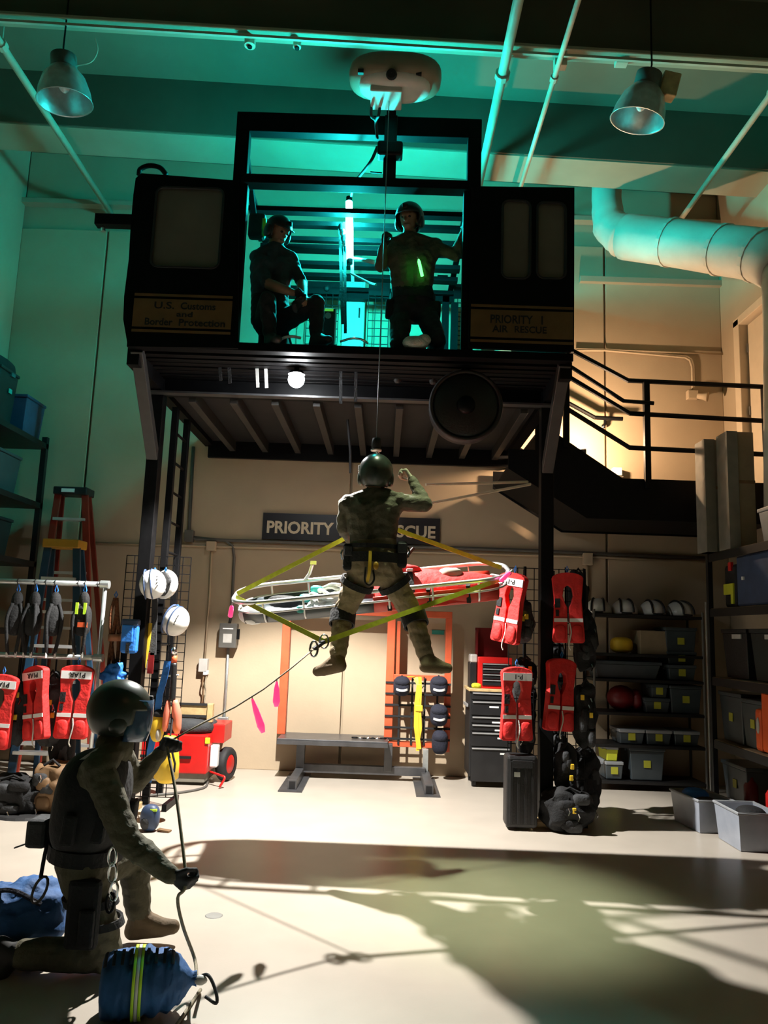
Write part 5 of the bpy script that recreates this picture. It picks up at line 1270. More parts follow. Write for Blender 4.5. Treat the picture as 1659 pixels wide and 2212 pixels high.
for k, (px, lab) in enumerate(((1364, 'pale lidded bin with lime label, first of three in a row'), (1422, 'pale lidded bin with lime label, middle of three in a row'), (1482, 'pale lidded bin with lime label, last of three in a row'))): onshelf(px, 1, 52, 30, lab, grp='pale lidded bins in a row', **B_)
onshelf(1482, 2, 66, 58, 'large grey bin with lime label on the middle shelf', mb_='bin_grey', ml='bin_grey', lbl='label_lime')
onshelf(1420, 2, 52, 30, 'grey bin with lime label, lower one of a small stack', mb_='bin_grey', ml='bin_grey', lbl='label_lime')
onshelf(1425, 2, 34, 28, 'little bin with lime label, upper one of a small stack', up=30/FPX*8.75+0.004, mb_='bin_grey', ml='bin_grey', lbl='label_lime')
onshelf(1475, 3, 58, 32, 'grey bin with lime label on the shelf below the tall grey bin', mb_='bin_grey', ml='bin_grey', lbl='label_lime')
onshelf(1475, 3, 60, 27, 'grey bin with lime label stacked second below the tall grey bin', up=32/FPX*8.75+0.004, mb_='bin_dark', ml='bin_grey', lbl='label_lime')
onshelf(1356, 3, 140, 36, 'long low grey bin across the shelf under the brown box', mb_='bin_grey', ml='bin_grey')
onshelf(1474, 4, 66, 58, 'tall grey bin with lime label below the helmets', mb_='bin_grey', ml='bin_grey', lbl='label_lime')
c = at(1403, 1390, BY+0.2); solo(MB().bx(c.x-0.15, c.x+0.15, BY+0.05, BY+0.4, SZB[4], SZB[4]+0.26), 'cardboard_box', 'card', 'plain brown cardboard box on the shelf below the helmets', 'box', bevel=0.006)
c = at(1345, 1390, BY+0.15); solo(MB().ell((c.x, BY+0.2, SZB[4]+0.09), (0.12, 0.12, 0.09), 14, 8, None, power=.7), 'yellow_bundle', 'yellow', 'dim yellow bundle on the shelf below the helmets', 'bundle', smooth=True)
c = at(1335, 1510, BY+0.15); solo(MB().ell((c.x+0.05, BY+0.2, SZB[2]+0.14), (0.16, 0.13, 0.14), 14, 8), 'red_bag', 'dark_red', 'dark red bag on the middle bin shelf', 'bag', smooth=True)
c = at(1372, 1510, BY+0.15); solo(MB().ell((c.x+0.02, BY+0.2, SZB[2]+0.12), (0.07, 0.12, 0.12), 14, 8), 'red_pouch', 'dark_red', 'small dark red pouch beside the larger red bag', 'pouch', smooth=True)
for k, px in enumerate((1292, 1348, 1408, 1466)):
    c = at(px, 1310, BY+0.2); c = V((c.x, BY+0.2, SZB[5]+0.115))
    t = thing('shelf_helmet', 'white climbing helmet on top of the bin shelf, %s' % ('nearest the vests', 'second from the vests', 'third from the vests', 'farthest from the vests')[k], 'helmet', c-V((0, 0, .115)), group='helmets on the bin shelf')
    m, rot = helmet_shell(c-V((0, 0, 0.09)), (0.2*(k-1.5), -1, 0), (0, 0, 1), 0.15, 'white_shell', t, drop=0.54)
    for s in (-1, 1): part(MB().tube([c-V((0, 0, .09))+rot @ V((s*0.05*(1+.4*math.cos(a)), 0.176*math.cos(a), 0.152*math.sin(a))) for a in [math.radians(q) for q in range(0, 181, 15)]], 0.012, 5), 'vent_strip', 'decal_black', m)
    part(MB().tube(smoothpath([c-V((0, 0, .09))+rot @ V((-0.145, 0, 0.0)), c-V((0, 0, .10))+rot @ V((0, 0.2, -0.0)), c-V((0, 0, .09))+rot @ V((0.145, 0, 0.0))]), 0.008, 5), 'chin_strap', 'black_cloth', t)

# ---- shelving along the other side wall
RX = 3.20; KY = 3.20/3.58
t = thing('side_wall_shelving', 'black shelving with wooden boards along the wall under the landing', 'shelving', (RX+0.4, 6.6, 0))
RZ = [0.15, 0.694, 1.28, 1.935, 2.47]
for y in (7.70, 5.6):
    for x in (RX, XR-0.05): part(MB().bx(x-0.02, x+0.025, y-0.025, y+0.025, 0, RZ[-1]+0.02), 'post', 'shelf_black', t)
part(MB().cyl((RX-0.025, 7.74, 0), (RX-0.025, 7.74, 2.0), 0.008, n=6), 'edge_trim', 'galv', t)
for z in RZ:
    part(MB().bx(RX, XR-0.02, 5.5, 7.74, z-0.018, z), 'board', 'shelf_board', t)
    part(MB().bx(RX-0.012, RX, 5.5, 7.74, z-0.08, z-0.005), 'shelf_beam', 'shelf_black', t)
RZ = [z+0.004 for z in RZ]
def rtub(y, lvl, sx, sy, sz, lab, **kw): return tub(V((RX+0.26, y, RZ[lvl])), sx, sy, sz, lab, rotz=-math.pi/2, **kw)
rtub(7.474, 2, 0.42, 0.38, 0.34, 'grey bin with lime label at the far end of the wall shelving', mb_='bin_grey', ml='bin_grey', lbl='label_lime') if False else None
rtub(7.456, 1, 0.46, 0.40, 0.45, 'tall grey bin with lime label at the far end of the wooden shelf', mb_='bin_grey', ml='bin_grey', lbl='label_lime')
rtub(7.027, 1, 0.40, 0.40, 0.42, 'grey bin with lime label next to the orange case', mb_='bin_grey', ml='bin_grey', lbl='label_lime')
rtub(7.420, 0, 0.5, 0.4, 0.36, 'grey bin with lime label below the wooden shelf', mb_='bin_grey', ml='bin_grey', lbl='label_lime')
t = thing('orange_case', 'big bright orange hard case on the lower wooden shelf', 'case', (RX+0.22, 6.44, RZ[1]))
part(MB().bx(RX+0.02, RX+0.36, 6.08, 6.78, RZ[1]+0.01, RZ[1]+0.52), 'body', 'case_orange', t, bevel=0.03)
part(MB().box((RX+0.015, 6.48, RZ[1]+0.13), (0.02, 0.07, 0.09)), 'latch', 'wood_dark', t, bevel=0.006)
part(MB().bx(RX+0.08, RX+0.3, 6.3, 6.56, RZ[1]+0.52, RZ[1]+0.55), 'handle', 'rubber', t)
t = thing('orange_canister', 'smaller orange canister standing beside the big orange case', 'canister', (RX+0.17, 6.86, RZ[1]))
part(MB().bx(RX+0.03, RX+0.30, 6.80, 6.92, RZ[1]+0.005, RZ[1]+0.36), 'body', 'case_orange', t, bevel=0.03)
part(MB().ell((RX+0.03, 6.855, RZ[1]+0.22), (0.012, 0.03, 0.07), 10, 8), 'handle_hole', 'box_light', t, smooth=True)
t = thing('blue_bin', 'tall dull blue box on the upper wooden shelf', 'box', (RX+0.25, 6.8, RZ[3]))
part(MB().bx(RX+0.03, RX+0.42, 6.4, 7.17, RZ[3], RZ[3]+0.46), 'body', 'case_blue', t, bevel=0.02)
part(MB().box((RX+0.022, 7.02, RZ[3]+0.25), (0.015, 0.03, 0.03)), 'rivet', 'reflective', t)
t = thing('black_pack', 'black pack with lime panels beside the dull blue box', 'pack', (RX+0.2, 7.35, RZ[3]))
part(MB().bx(RX+0.05, RX+0.35, 7.22, 7.48, RZ[3], RZ[3]+0.40), 'body', 'black_cloth', t, bevel=0.03)
part(MB().bx(RX+0.035, RX+0.055, 7.26, 7.46, RZ[3]+0.12, RZ[3]+0.22), 'lime_panel', 'lime', t); part(MB().bx(RX+0.035, RX+0.055, 7.26, 7.31, RZ[3]+0.03, RZ[3]+0.12), 'lime_panel', 'lime', t)
part(MB().bx(RX+0.035, RX+0.06, 7.29, 7.35, RZ[3]+0.34, RZ[3]+0.42), 'red_tag', 'red_paint', t)
t = thing('lime_hose_coil', 'lime green coil at the picture edge on the upper wooden shelf', 'hose', (RX+0.1, 6.28, RZ[3]))
for k in range(3): part(MB().tube([V((RX+0.1, 6.28+0.045*math.cos(a), RZ[3]+0.155+0.14*math.sin(a))) + V((0.03*k, 0, 0)) for a in [i*math.pi/8 for i in range(16)]], 0.014, 6, closed=True), 'loop', 'hivis', t, smooth=True)
for k, (y, mm, lab, sx) in enumerate(((7.33, 'case_black', 'black equipment box on the shelf below the dull blue box', 0.5), (6.7, 'bin_dark', 'dark box next to the black equipment box', 0.6))):
    b_ = rtub(y, 2, sx, 0.4, 0.45, lab, mb_=mm, ml=mm)
    part(MB().box((0.08, -0.21, 0.38), (0.18, 0.01, 0.04)), 'tape', 'box_light', b_, local=True)
# lower shelf clutter
for k, (y, mm, lab, r_) in enumerate(((7.2, 'dark_red', 'dark red bottle on the bottom wooden shelf', 0.06), (6.81, 'red_paint', 'red bottle on the bottom wooden shelf beside the pale lid', 0.055), (6.22, 'red_cloth', 'red kit bag hanging off the bottom shelf at the picture edge', 0.14))):
    t = thing('red_bottle' if k < 2 else 'red_kit_bag', lab, 'bottle' if k < 2 else 'bag', (RX+0.1, y, RZ[0]))
    h_ = 0.30 if k < 2 else 0.36
    part(MB().lathe([(0.001, 0), (r_, 0), (r_, h_*.7), (r_*.5, h_*.85), (r_*.4, h_), (0.001, h_)], (RX+0.11 if k < 2 else RX+.16, y, RZ[0]), n=16), 'body', mm, t, smooth=True); part(MB().cyl((RX+0.11 if k < 2 else RX+.16, y, RZ[0]+h_), (RX+0.11 if k < 2 else RX+.16, y, RZ[0]+h_+0.03), r_*.45), 'cap', 'rubber', t)
t = thing('lidded_bucket', 'black bucket with pale lid on the bottom wooden shelf', 'bucket', (RX+0.14, 6.57, RZ[0]))
part(MB().lathe([(0.001, 0), (0.10, 0), (0.12, 0.28), (0.001, 0.28)], (RX+0.14, 6.57, RZ[0]), n=20), 'body', 'case_black', t, smooth=True)
part(MB().lathe([(0.001, 0.33), (0.12, 0.33), (0.128, 0.28), (0.001, 0.28)], (RX+0.14, 6.57, RZ[0]), n=20), 'lid', 'lid_pale', t, smooth=True)
# tall boards on top
for k, (p0, p1, ptop, mm, lab, Y0) in enumerate(((1528, 1572, 950, 'panel_grey', 'tall narrow crate on top of the shelving, nearer the stair', 7.50), (1578, 1637, 933, 'card', 'tall wide crate on top of the shelving, nearer the door', 7.2))):
    a, b = at(p0, 1195, Y0), at(p1, 1195, Y0); z = at((p0+p1)/2, ptop, Y0).z
    t = thing('tall_crate', lab, 'crate', ((a.x+b.x)/2, Y0+0.1, RZ[4]), group='tall crates on the shelving')
    part(MB().bx(a.x, b.x, Y0, Y0+0.22, RZ[4], z), 'body', mm, t, bevel=0.006)
    part(MB().bx(a.x-0.004, a.x+0.10, Y0-0.008, Y0+0.23, RZ[4], z+0.004), 'side_batten', 'panel_grey', t, bevel=0.004)
    part(MB().bx(a.x+.1, b.x, Y0-0.006, Y0, z-0.5, z-0.47), 'strap', 'wood_dark', t)
t = tub(V((RX+0.35, 6.65, RZ[4])), 0.55, 0.42, 0.33, 'pale bin on top of the shelving at the picture edge', 'lid_pale', 'lid_pale', rotz=-math.pi/2)

# ---- clear tubs on the floor
def floortub(px, py, sx, sy, sz, rz_, lab, stuff):
    p = V((px, py, 0))
    t = tub(V((p.x, p.y, 0.0)), sx, sy, sz, lab, 'bin_clear', 'lid_pale', rotz=rz_, open_=True, nm='clear_tub', cat='plastic tub', grp='clear tubs on the floor')
    return t, p
t, p = floortub(2.86, 7.18, 0.32, 0.50, 0.30, 0.12, 'clear plastic tub on the floor, the one nearer the bin shelf', 0)
t2_, p2 = floortub(2.99, 6.60, 0.33, 0.46, 0.32, 0.0, 'clear plastic tub on the floor cut off by the picture edge', 0)
rnd = random.Random(3)
for k in range(9):
    b_ = p if k < 4 else p2
    mm = ('case_blue', 'black_cloth', 'grey_cloth', 'bright_blue', 'black_cloth', 'dark_red', 'stained_teal', 'black_cloth', 'rope_white')[k]
    lab = ('navy folded cloth in the clear tub near the bin shelf', 'black strap bundle in the clear tub near the bin shelf', 'grey cloth in the clear tub near the bin shelf', 'blue cloth in the clear tub near the bin shelf', 'black glove bundle on top in the edge tub', 'dark red cloth in the edge tub', 'teal cloth in the edge tub', 'black cloth low in the edge tub', 'pale rope scrap in the edge tub')[k]
    c = b_+V((rnd.uniform(-.03, .03), rnd.uniform(-.09, .09), 0.10+0.05*(k % 4)))
    solo(MB().ell(c, (0.11, 0.12, 0.07), 12, 8, None, power=.8), 'tub_contents_cloth', mm, lab, 'cloth', smooth=True)

# ================================================================== people
class Body:
    """one continuous figure: tapered limbs voxel-merged, one mesh, faces coloured by the limb they belong to"""
    def __init__(s): s.caps = []
    def cap(s, p, q, r0, r1, m): s.caps.append((V(p), V(q), r0, r1, m)); return s
    def hand(s, w, d, n, curl, side, m, r=0.0105, spread=0.16):
        """w wrist, d along the hand, n palm normal (fingers curl towards it), side = thumb direction"""
        w = V(w); d = V(d).normalized(); n = V(n); n = (n-d*n.dot(d)).normalized(); x = V(side); x = (x-d*x.dot(d)-n*x.dot(n)).normalized()
        for k in range(4): s.cap(w-d*0.01, w+d*0.085+x*(0.030-0.02*k), 0.020, 0.016, m)
        L = ((0.045, 0.028, 0.022), (0.050, 0.031, 0.024), (0.046, 0.029, 0.022), (0.036, 0.022, 0.018))
        for k in range(4):
            p = w+d*0.085+x*(0.033-0.022*k); a = 0.6*curl; f = x*(spread*(1.5-k)/1.5*0.5)
            for j in range(3):
                dd = (d*math.cos(a)+n*math.sin(a)+f*(1 if j == 0 else 0.4)).normalized()
                q = p+dd*L[k][j]; s.cap(p, q, r, r*0.92, m); p = q; a += curl*(0.95, 0.8, 0)[j]
        p = w+d*0.03+x*0.030; dd = (d*0.62+x*0.75+n*0.25*curl).normalized(); q = p+dd*0.042; s.cap(p, q, r*1.35, r*1.15, m)
        dd = (d*0.85+x*(0.3-0.35*curl)+n*0.55*curl).normalized(); q2 = q+dd*0.032; s.cap(q, q2, r*1.15, r, m)
        dd = (d*0.8-x*0.25*curl+n*0.8*curl).normalized(); s.cap(q2, q2+dd*0.024, r, r*0.85, m)
    def head(s, c, f, u, m, nk):
        c, f = V(c), V(f).normalized(); u = V(u); u = (u-f*u.dot(f)).normalized(); x = f.cross(u)
        s.cap(c-f*0.025+u*0.03, c+f*0.022+u*0.028, 0.086, 0.080, m)
        s.cap(c+f*0.03-u*0.02, c+f*0.038-u*0.068, 0.066, 0.042, m)
        s.cap(c+f*0.090+u*0.005, c+f*0.112-u*0.028, 0.010, 0.015, m)       # nose
        s.cap(c+x*0.028+f*0.088+u*0.022, c-x*0.028+f*0.088+u*0.022, 0.016, 0.016, m)   # brow
        s.cap(c+x*0.022+f*0.072-u*0.062, c-x*0.022+f*0.072-u*0.062, 0.020, 0.020, m)   # mouth
        for e in (-1, 1): s.cap(c+x*e*0.086-u*0.02-f*0.01, c+x*e*0.092+u*0.018-f*0.014, 0.015, 0.018, m)
        s.cap(c-u*0.05-f*0.01, V(nk), 0.056, 0.062, m)
        return x, f, u
    def torso(s, J, m, mt, sc=1.0):
        l = (V(J['shR'])-V(J['shL'])).normalized(); lp_ = (V(J['hipR'])-V(J['hipL'])).normalized()
        ch, wa, pe = V(J['chest']), V(J['waist']), V(J['pelvis'])
        for e in (-1, 1):
            s.cap(ch+l*e*0.085*sc, wa+l*e*0.068*sc, 0.118*sc, 0.106*sc, m)
            s.cap(wa+l*e*0.068*sc, pe+lp_*e*0.075*sc, 0.106*sc, 0.112*sc, mt)
            s.cap(V(J['neck']), V(J['shR' if e > 0 else 'shL']), 0.062*sc, 0.072*sc, m)
            s.cap(ch+l*e*0.085*sc, V(J['shR' if e > 0 else 'shL']), 0.11*sc, 0.076*sc, m)
        s.cap(J['hipL'], J['hipR'], 0.112*sc, 0.112*sc, mt)
        s.cap(ch, V(J['neck']), 0.10*sc, 0.068*sc, m)
    def arm(s, sh, el, wr, m, mf=None, k=1.0):
        mf = m if mf is None else mf
        s.cap(sh, el, 0.070*k, 0.055*k, m); e = V(el); w = V(wr)
        s.cap(e, e.lerp(w, 0.35), 0.054*k, 0.053*k, mf); s.cap(e.lerp(w, 0.35), w, 0.053*k, 0.036*k, mf)
    def leg(s, hp, kn, an, toe, m, mb, k=1.0):
        hp, kn, an, toe = V(hp), V(kn), V(an), V(toe)
        s.cap(hp, kn, 0.108*k, 0.078*k, m); s.cap(kn, kn.lerp(an, 0.35), 0.074*k, 0.074*k, m); s.cap(kn.lerp(an, 0.35), kn.lerp(an, 0.88), 0.074*k, 0.062*k, m)
        d = (toe-an); sh = (an-kn).normalized(); dd = d-sh*d.dot(sh); dd = dd.normalized()
        heel = an+sh*0.055-dd*0.035; ball = an+sh*0.062+dd*0.11; tip = an+sh*0.068+dd*0.165
        s.cap(kn.lerp(an, 0.8), an, 0.056*k, 0.054*k, mb); s.cap(an, heel, 0.052, 0.044, mb); s.cap(heel, ball, 0.044, 0.046, mb); s.cap(ball, tip, 0.045, 0.036, mb); s.cap(an, ball, 0.05, 0.044, mb)
    def build(s, label, base, mats, voxel=0.007, fold=0.008):
        m = MB()
        for p, q, r0, r1, _ in s.caps:
            m.ell(p, r0, 12, 8); m.ell(q, r1, 12, 8)
            if (p-q).length > 1e-4: m.tube([p, q], [r0, r1], 12)
        base = V(base)
        me = D.meshes.new('raw'); me.from_pydata([tuple(V(v)-base) for v in m.v], [], [f for f in m.f]); 
        bm = bmesh.new(); bm.from_mesh(me); bmesh.ops.remove_doubles(bm, verts=bm.verts, dist=1e-6); bmesh.ops.recalc_face_normals(bm, faces=bm.faces); bm.to_mesh(me); bm.free()
        o = D.objects.new('tmp', me); COL.objects.link(o)
        r = o.modifiers.new('r', 'REMESH'); r.mode = 'VOXEL'; r.voxel_size = voxel; r.use_smooth_shade = True
        sm = o.modifiers.new('s', 'SMOOTH'); sm.factor = 0.5; sm.iterations = 4
        bpy.context.view_layer.update()
        out = D.meshes.new_from_object(o.evaluated_get(bpy.context.evaluated_depsgraph_get()))
        D.objects.remove(o); D.meshes.remove(me)
        # colour by nearest limb
        n = len(out.polygons); cen = np.empty(n*3); out.polygons.foreach_get('center', cen); cen = cen.reshape(-1, 3)+np.array(base)
        best = np.full(n, 1e9); idx = np.zeros(n, dtype=np.int32)
        for p, q, r0, r1, k in s.caps:
            a, b = np.array(p), np.array(q); ab = b-a; L = ab @ ab
            t = np.clip(((cen-a) @ ab)/L, 0, 1) if L > 1e-9 else np.zeros(n)
            d = np.linalg.norm(cen-(a+t[:, None]*ab), axis=1)-(r0+(r1-r0)*t)
            u = d < best; best[u] = d[u]; idx[u] = k
        # cloth folds: push vertices of clothed limbs along their normals
        nv = len(out.vertices); co = np.empty(nv*3); out.vertices.foreach_get('co', co); co = co.reshape(-1, 3)
        no = np.empty(nv*3); out.vertices.foreach_get('normal', no); no = no.reshape(-1, 3)
        cloth = np.zeros(nv)
        names = mats
        for f, k in zip(out.polygons, idx):
            if names[k].startswith(('suit', 'shirt')):
                for v in f.vertices: cloth[v] = 1
        w_ = co+np.array(base)
        fx = np.sin(w_[:, 2]*58+w_[:, 0]*23+np.sin(w_[:, 0]*19+w_[:, 1]*11+1.3)*2.6)*np.sin(w_[:, 0]*7+w_[:, 1]*9+w_[:, 2]*5+0.8)
        fx += 0.45*np.sin(w_[:, 2]*110-w_[:, 0]*31+np.sin(w_[:, 0]*27)*2.0+w_[:, 1]*28)
        co += no*(fold*0.45*fx*cloth)[:, None]
        out.vertices.foreach_set('co', co.ravel())
        out.materials.clear()
        for q in mats: out.materials.append(M(q))
        out.polygons.foreach_set('material_index', idx); out.polygons.foreach_set('use_smooth', np.ones(n, dtype=bool))
        out.update(); out.name = 'person'
        ob = D.objects.new('person', out); COL.objects.link(ob); ob.location = base
        ob['label'] = label; ob['category'] = 'person'
        return ob
def face_bits(root, c, f, u):
    f = V(f).normalized(); u = V(u); u = (u-f*u.dot(f)).normalized(); x = f.cross(u); c = V(c)
    for e in (-1, 1): part(MB().ell(c+x*e*0.033+f*0.088+u*0.006, (0.013, 0.013, 0.009), 10, 6), 'eye', 'eye_dark', root, smooth=True)
    part(MB().bar(c-x*0.024+f*0.094-u*0.062, c+x*0.024+f*0.094-u*0.062, 0.008, 0.008), 'mouth', 'lip', root)
def helmet_on(root, c, f, u, m_, r=0.128, goggles=None, ear=True, nm='helmet', lab=None):
    f = V(f).normalized(); u = V(u); u = (u-f*u.dot(f)).normalized(); x = f.cross(u); c = V(c)
    rot = Matrix((x, f, u)).transposed()
    mh = MB().ell((0, 0, 0), (1, 1, 1), 40, 26, None, 0, 0.76)
    keep = []
    for fc in mh.f:
        q = sum((V(mh.v[k_]) for k_ in fc), V((0, 0, 0)))/len(fc)
        if len(fc) > 6 or (q.y > 0.42 and q.z < 0.12) or (abs(q.x) < 0.75 and q.y > 0.15 and q.z < -0.45): continue
        keep.append(fc)
    mh.f = keep
    mh.v = [tuple(c+u*0.030-f*0.014+rot @ V((p_[0]*r*0.93, p_[1]*r*1.07, p_[2]*r*(0.99 if p_[2] > 0 else 1.18)))) for p_ in mh.v]
    h = part(mh, nm, m_, root, smooth=True, solid=0.010, label=lab)
    if ear:
        for e in (-1, 1):
            part(MB().ell(c+x*e*0.105-u*0.02-f*0.012, (0.03, 0.048, 0.058), 14, 10, rot, power=.85), 'ear_cup', m_, h, smooth=True)
            part(MB().bar(c+x*e*0.092-u*0.05, c+f*0.04-u*0.118+x*e*0.02, 0.018, 0.006), 'chin_strap', 'black_cloth', h)
    if goggles:
        pts = [[c+u*(0.045+dz)+rot @ V(((0.112+0.01*kz)*math.cos(a), (0.150+0.012*kz)*math.sin(a)-0.01, 0)) for a in [math.radians(q) for q in range(12, 169, 10)]] for dz, kz in ((-0.15, 0.2), (-0.11, 0.9), (-0.06, 1.0), (-0.01, 0.7), (0.05, 0.0))]
        part(MB().grid(pts), 'visor', goggles, h, smooth=True, solid=0.005)
    part(MB().box(c+u*0.09+f*0.112, (0.05, 0.03, 0.04)), 'mount', 'rubber', h, bevel=0.006)
    return h
def belt(root, c, l, f, rx, ry, h, nm, m_, n=24, up=(0, 0, 1)):
    l, f, up = V(l).normalized(), V(f).normalized(), V(up).normalized()
    rows = [[V(c)+l*(rx*math.cos(2*math.pi*i/n))+f*(ry*math.sin(2*math.pi*i/n))+up*dz for i in range(n+1)] for dz in (-h/2, h/2)]
    return part(MB().grid(rows), nm, m_, root, smooth=False, solid=0.012)

# ---- rescuer hanging on the cable, back to the camera
Y0 = 5.60
g = lambda a, b, dy=0.0: at(a, b, Y0+dy)
J = dict(neck=g(810, 1066), chest=g(806, 1105, .0), waist=g(806, 1168, 0), pelvis=g(808, 1222, -.02), shL=g(752, 1091), shR=g(862, 1084), hipL=g(783, 1234), hipR=g(837, 1236))
B = Body(); B.torso(J, 0, 3, 0.98)
HC = g(812, 1028, 0.02); HF = V((0.05, 1, 0.10)); HU = V((0.02, -0.1, 1))
B.head(HC, HF, HU, 1, J['neck'])
el, wr = g(918, 1090, -.05), g(891, 1038, .04)
B.arm(J['shR'], el, wr, 0); B.hand(wr, wr-el+V((-.06, 0, 0.03)), (-1, 0.2, 0.1), 1.5, (0, 0.8, 0.4), 2)
el2, wr2 = g(742, 1140, .06), g(758, 1168, .22)
B.arm(J['shL'], el2, wr2, 0); B.hand(wr2, (0.15, 0.9, -0.1), (0.6, 0, -0.8), 1.2, (0.7, 0.2, 0.6), 2)
kL, aL = g(741, 1328, .10), g(729, 1424, -.04); kR, aR = g(893, 1330, .10), g(922, 1424, -.04)
B.leg(J['hipL'], kL, aL, aL+V((-0.16, 0.10, -0.03)), 3, 4, 0.98); B.leg(J['hipR'], kR, aR, aR+V((0.16, 0.10, -0.02)), 3, 4, 0.98)
RS = B.build('rescuer in olive top and khaki trousers hanging from the hoist cable, fist raised', g(808, 1455), ['suit_olive', 'skin', 'glove_pale', 'suit_khaki', 'boot_tan'])
face_bits(RS, HC, HF, HU)
h = helmet_on(RS, HC, HF, HU, 'helmet_green', 0.130)
part(MB().box(HC+V((-0.115, -0.01, 0.05)), (0.035, 0.06, 0.04)), 'light', 'reflective', h, bevel=0.008)
bc = g(808, 1206, -.01)
belt(RS, bc, (1, 0, 0), (0, 1, 0), 0.19, 0.14, 0.07, 'harness_belt', 'black_cloth')
belt(RS, g(806, 1182), (1, 0, 0), (0, 1, 0), 0.182, 0.135, 0.03, 'trouser_belt', 'suit_dark')
for e, (px, py) in ((-1, (753, 1204)), (1, (868, 1198))):
    q = g(px, py, -.02); k = part(MB().box(q, (0.075, 0.13, 0.19)), 'side_pouch', 'black_cloth', RS, bevel=0.02)
    part(MB().box(q+V((0, -0.07, 0.04)), (0.06, 0.02, 0.07)), 'flap', 'grey_cloth', k, bevel=0.006)
    part(MB().tube([q+V((e*0.045, -0.03, 0.05)), q+V((e*0.055, -0.04, 0.02)), q+V((e*0.045, -0.03, -0.02))], 0.007, 6), 'clip', 'chrome', k)
for hp, kn, e in ((J['hipL'], kL, -1), (J['hipR'], kR, 1)):
    d = (kn-hp).normalized(); c = hp+d*0.10; l = d.cross(V((0, 1, 0))).normalized(); f = l.cross(d)
    belt(RS, c, l, f, 0.118, 0.122, 0.045, 'leg_loop', 'black_cloth', up=d)
    d2 = ((aL if e < 0 else aR)-kn).normalized(); l = d2.cross(V((0, 1, 0))).normalized(); f = l.cross(d2)
    belt(RS, kn+d2*0.03, l, f, 0.088, 0.092, 0.10, 'knee_pad', 'suit_dark', up=d2)
ps = smoothpath([g(800, 1190, -.15), g(799, 1215, -.17), g(797, 1240, -.17), g(793, 1258, -.15)])
part(MB().grid([[p-V((0.011, 0, 0)) for p in ps], [p+V((0.011, 0, 0)) for p in ps]]), 'yellow_tether', 'yellow', RS, solid=0.006)
part(MB().tube(smoothpath([g(790, 1225, -.15), g(788, 1255, -.16), g(798, 1264, -.16), g(808, 1252, -.16), g(806, 1232, -.15)]), 0.007, 6), 'gear_loop', 'black_cloth', RS, smooth=True)
part(MB().ell(g(812, 1222, -.16), (0.02, 0.015, 0.03), 8, 6), 'clip', 'ladder_yellow', RS, smooth=True)
for s_ in (-1, 1):
    a, b, c = g(806+s_*30, 1072, -.075), g(806+s_*26, 1130, -.125), g(806+s_*34, 1195, -.135)
    part(MB().tube(smoothpath([a, b, c], 5), 0.012, 6), 'shoulder_strap', 'suit_olive', RS, smooth=True) if False else None
part(MB().tube([AP+V((0, -0.0, 0)), g(812, 1170, .14)], 0.010, 6), 'tether', 'black_cloth', RS)

# ---- kneeling man paying out the tag line
g = lambda a, b, Y=3.95: at(a, b, Y)
J = dict(neck=g(248, 1612, 3.95), chest=g(208, 1690, 3.92), waist=g(190, 1800, 3.92), pelvis=g(186, 1862, 3.92), shR=g(212, 1664, 3.74), shL=g(262, 1645, 4.12), hipR=g(180, 1880, 3.83), hipL=g(205, 1876, 4.02))
B = Body(); B.torso(J, 0, 0, 1.04)
HC = g(262, 1545, 3.97); HF = V((0.93, 0.35, -0.12)); HU = V((0.12, 0.0, 1))
B.head(HC, HF, HU, 1, J['neck'])
eR, wR = g(275, 1815, 3.68), g(366, 1888, 3.66)
B.cap(J['neck'], HC-V((0.01, 0, 0.09)), 0.095, 0.078, 0); B.arm(J['shR'], eR, wR, 0, k=1.12); B.hand(wR, (0.80, 0.05, -0.45), (0.25, 0.75, 0.35), 1.45, (0.35, 0.3, 0.8), 2)
eL2, wL2 = g(292, 1690, 4.22), g(346, 1628, 4.16)
B.arm(J['shL'], eL2, wL2, 0, k=1.05); B.hand(wL2, (0.55, -0.15, 0.75), (0.55, -0.70, -0.35), 1.45, (0.5, 0.6, 0.5), 2)
kR = onfloor(186, 2108, 0.085); kR = V((kR.x, 3.86, 0.085)); aRk = V((kR.x-0.40, 3.80, 0.095))
B.leg(J['hipR'], kR, aRk, aRk+V((-0.10, 0, -0.25)), 0, 3, 1.05)
fl_ = onfloor(298, 2035); kL = g(288, 1845, 4.22); aL = V((fl_.x, 4.22, 0.12))
B.leg(J['hipL'], kL, aL, aL+V((0.3, 0.02, 0)), 0, 4, 1.03)
for cpp in B.caps: pass
KM = B.build('man in olive suit and dark helmet kneeling on one knee and holding the rope', V((J['pelvis'].x, 3.95, 0)), ['suit_olive', 'skin', 'glove_black', 'boot_black', 'boot_tan'], fold=0.006)
face_bits(KM, HC, HF, HU)
helmet_on(KM, HC, HF, HU, 'helmet_green', 0.140, 'visor')
dn = (J['waist']-J['chest']).normalized(); lx_ = (J['shR']-J['shL']).normalized()
lx_ = (lx_-dn*lx_.dot(dn)).normalized(); fr = dn.cross(lx_); fr = fr if fr.x > 0 else -fr
mid = J['chest'].lerp(J['waist'], 0.40)
rot = Matrix((lx_, fr, -dn)).transposed()
v = part(MB().ell(mid, (0.232, 0.162, 0.25), 26, 18, rot, power=0.72), 'tactical_vest', 'suit_dark', KM, smooth=True)
for k, (a, b, c) in enumerate(((0.17, 0.10, -0.06), (0.05, 0.165, -0.08), (-0.10, 0.16, -0.06), (0.215, -0.02, -0.07))):
    part(MB().box(mid+rot @ V((a, b, c)), (0.09, 0.06, 0.14), rot), 'pouch', 'black_cloth', v, bevel=0.015)
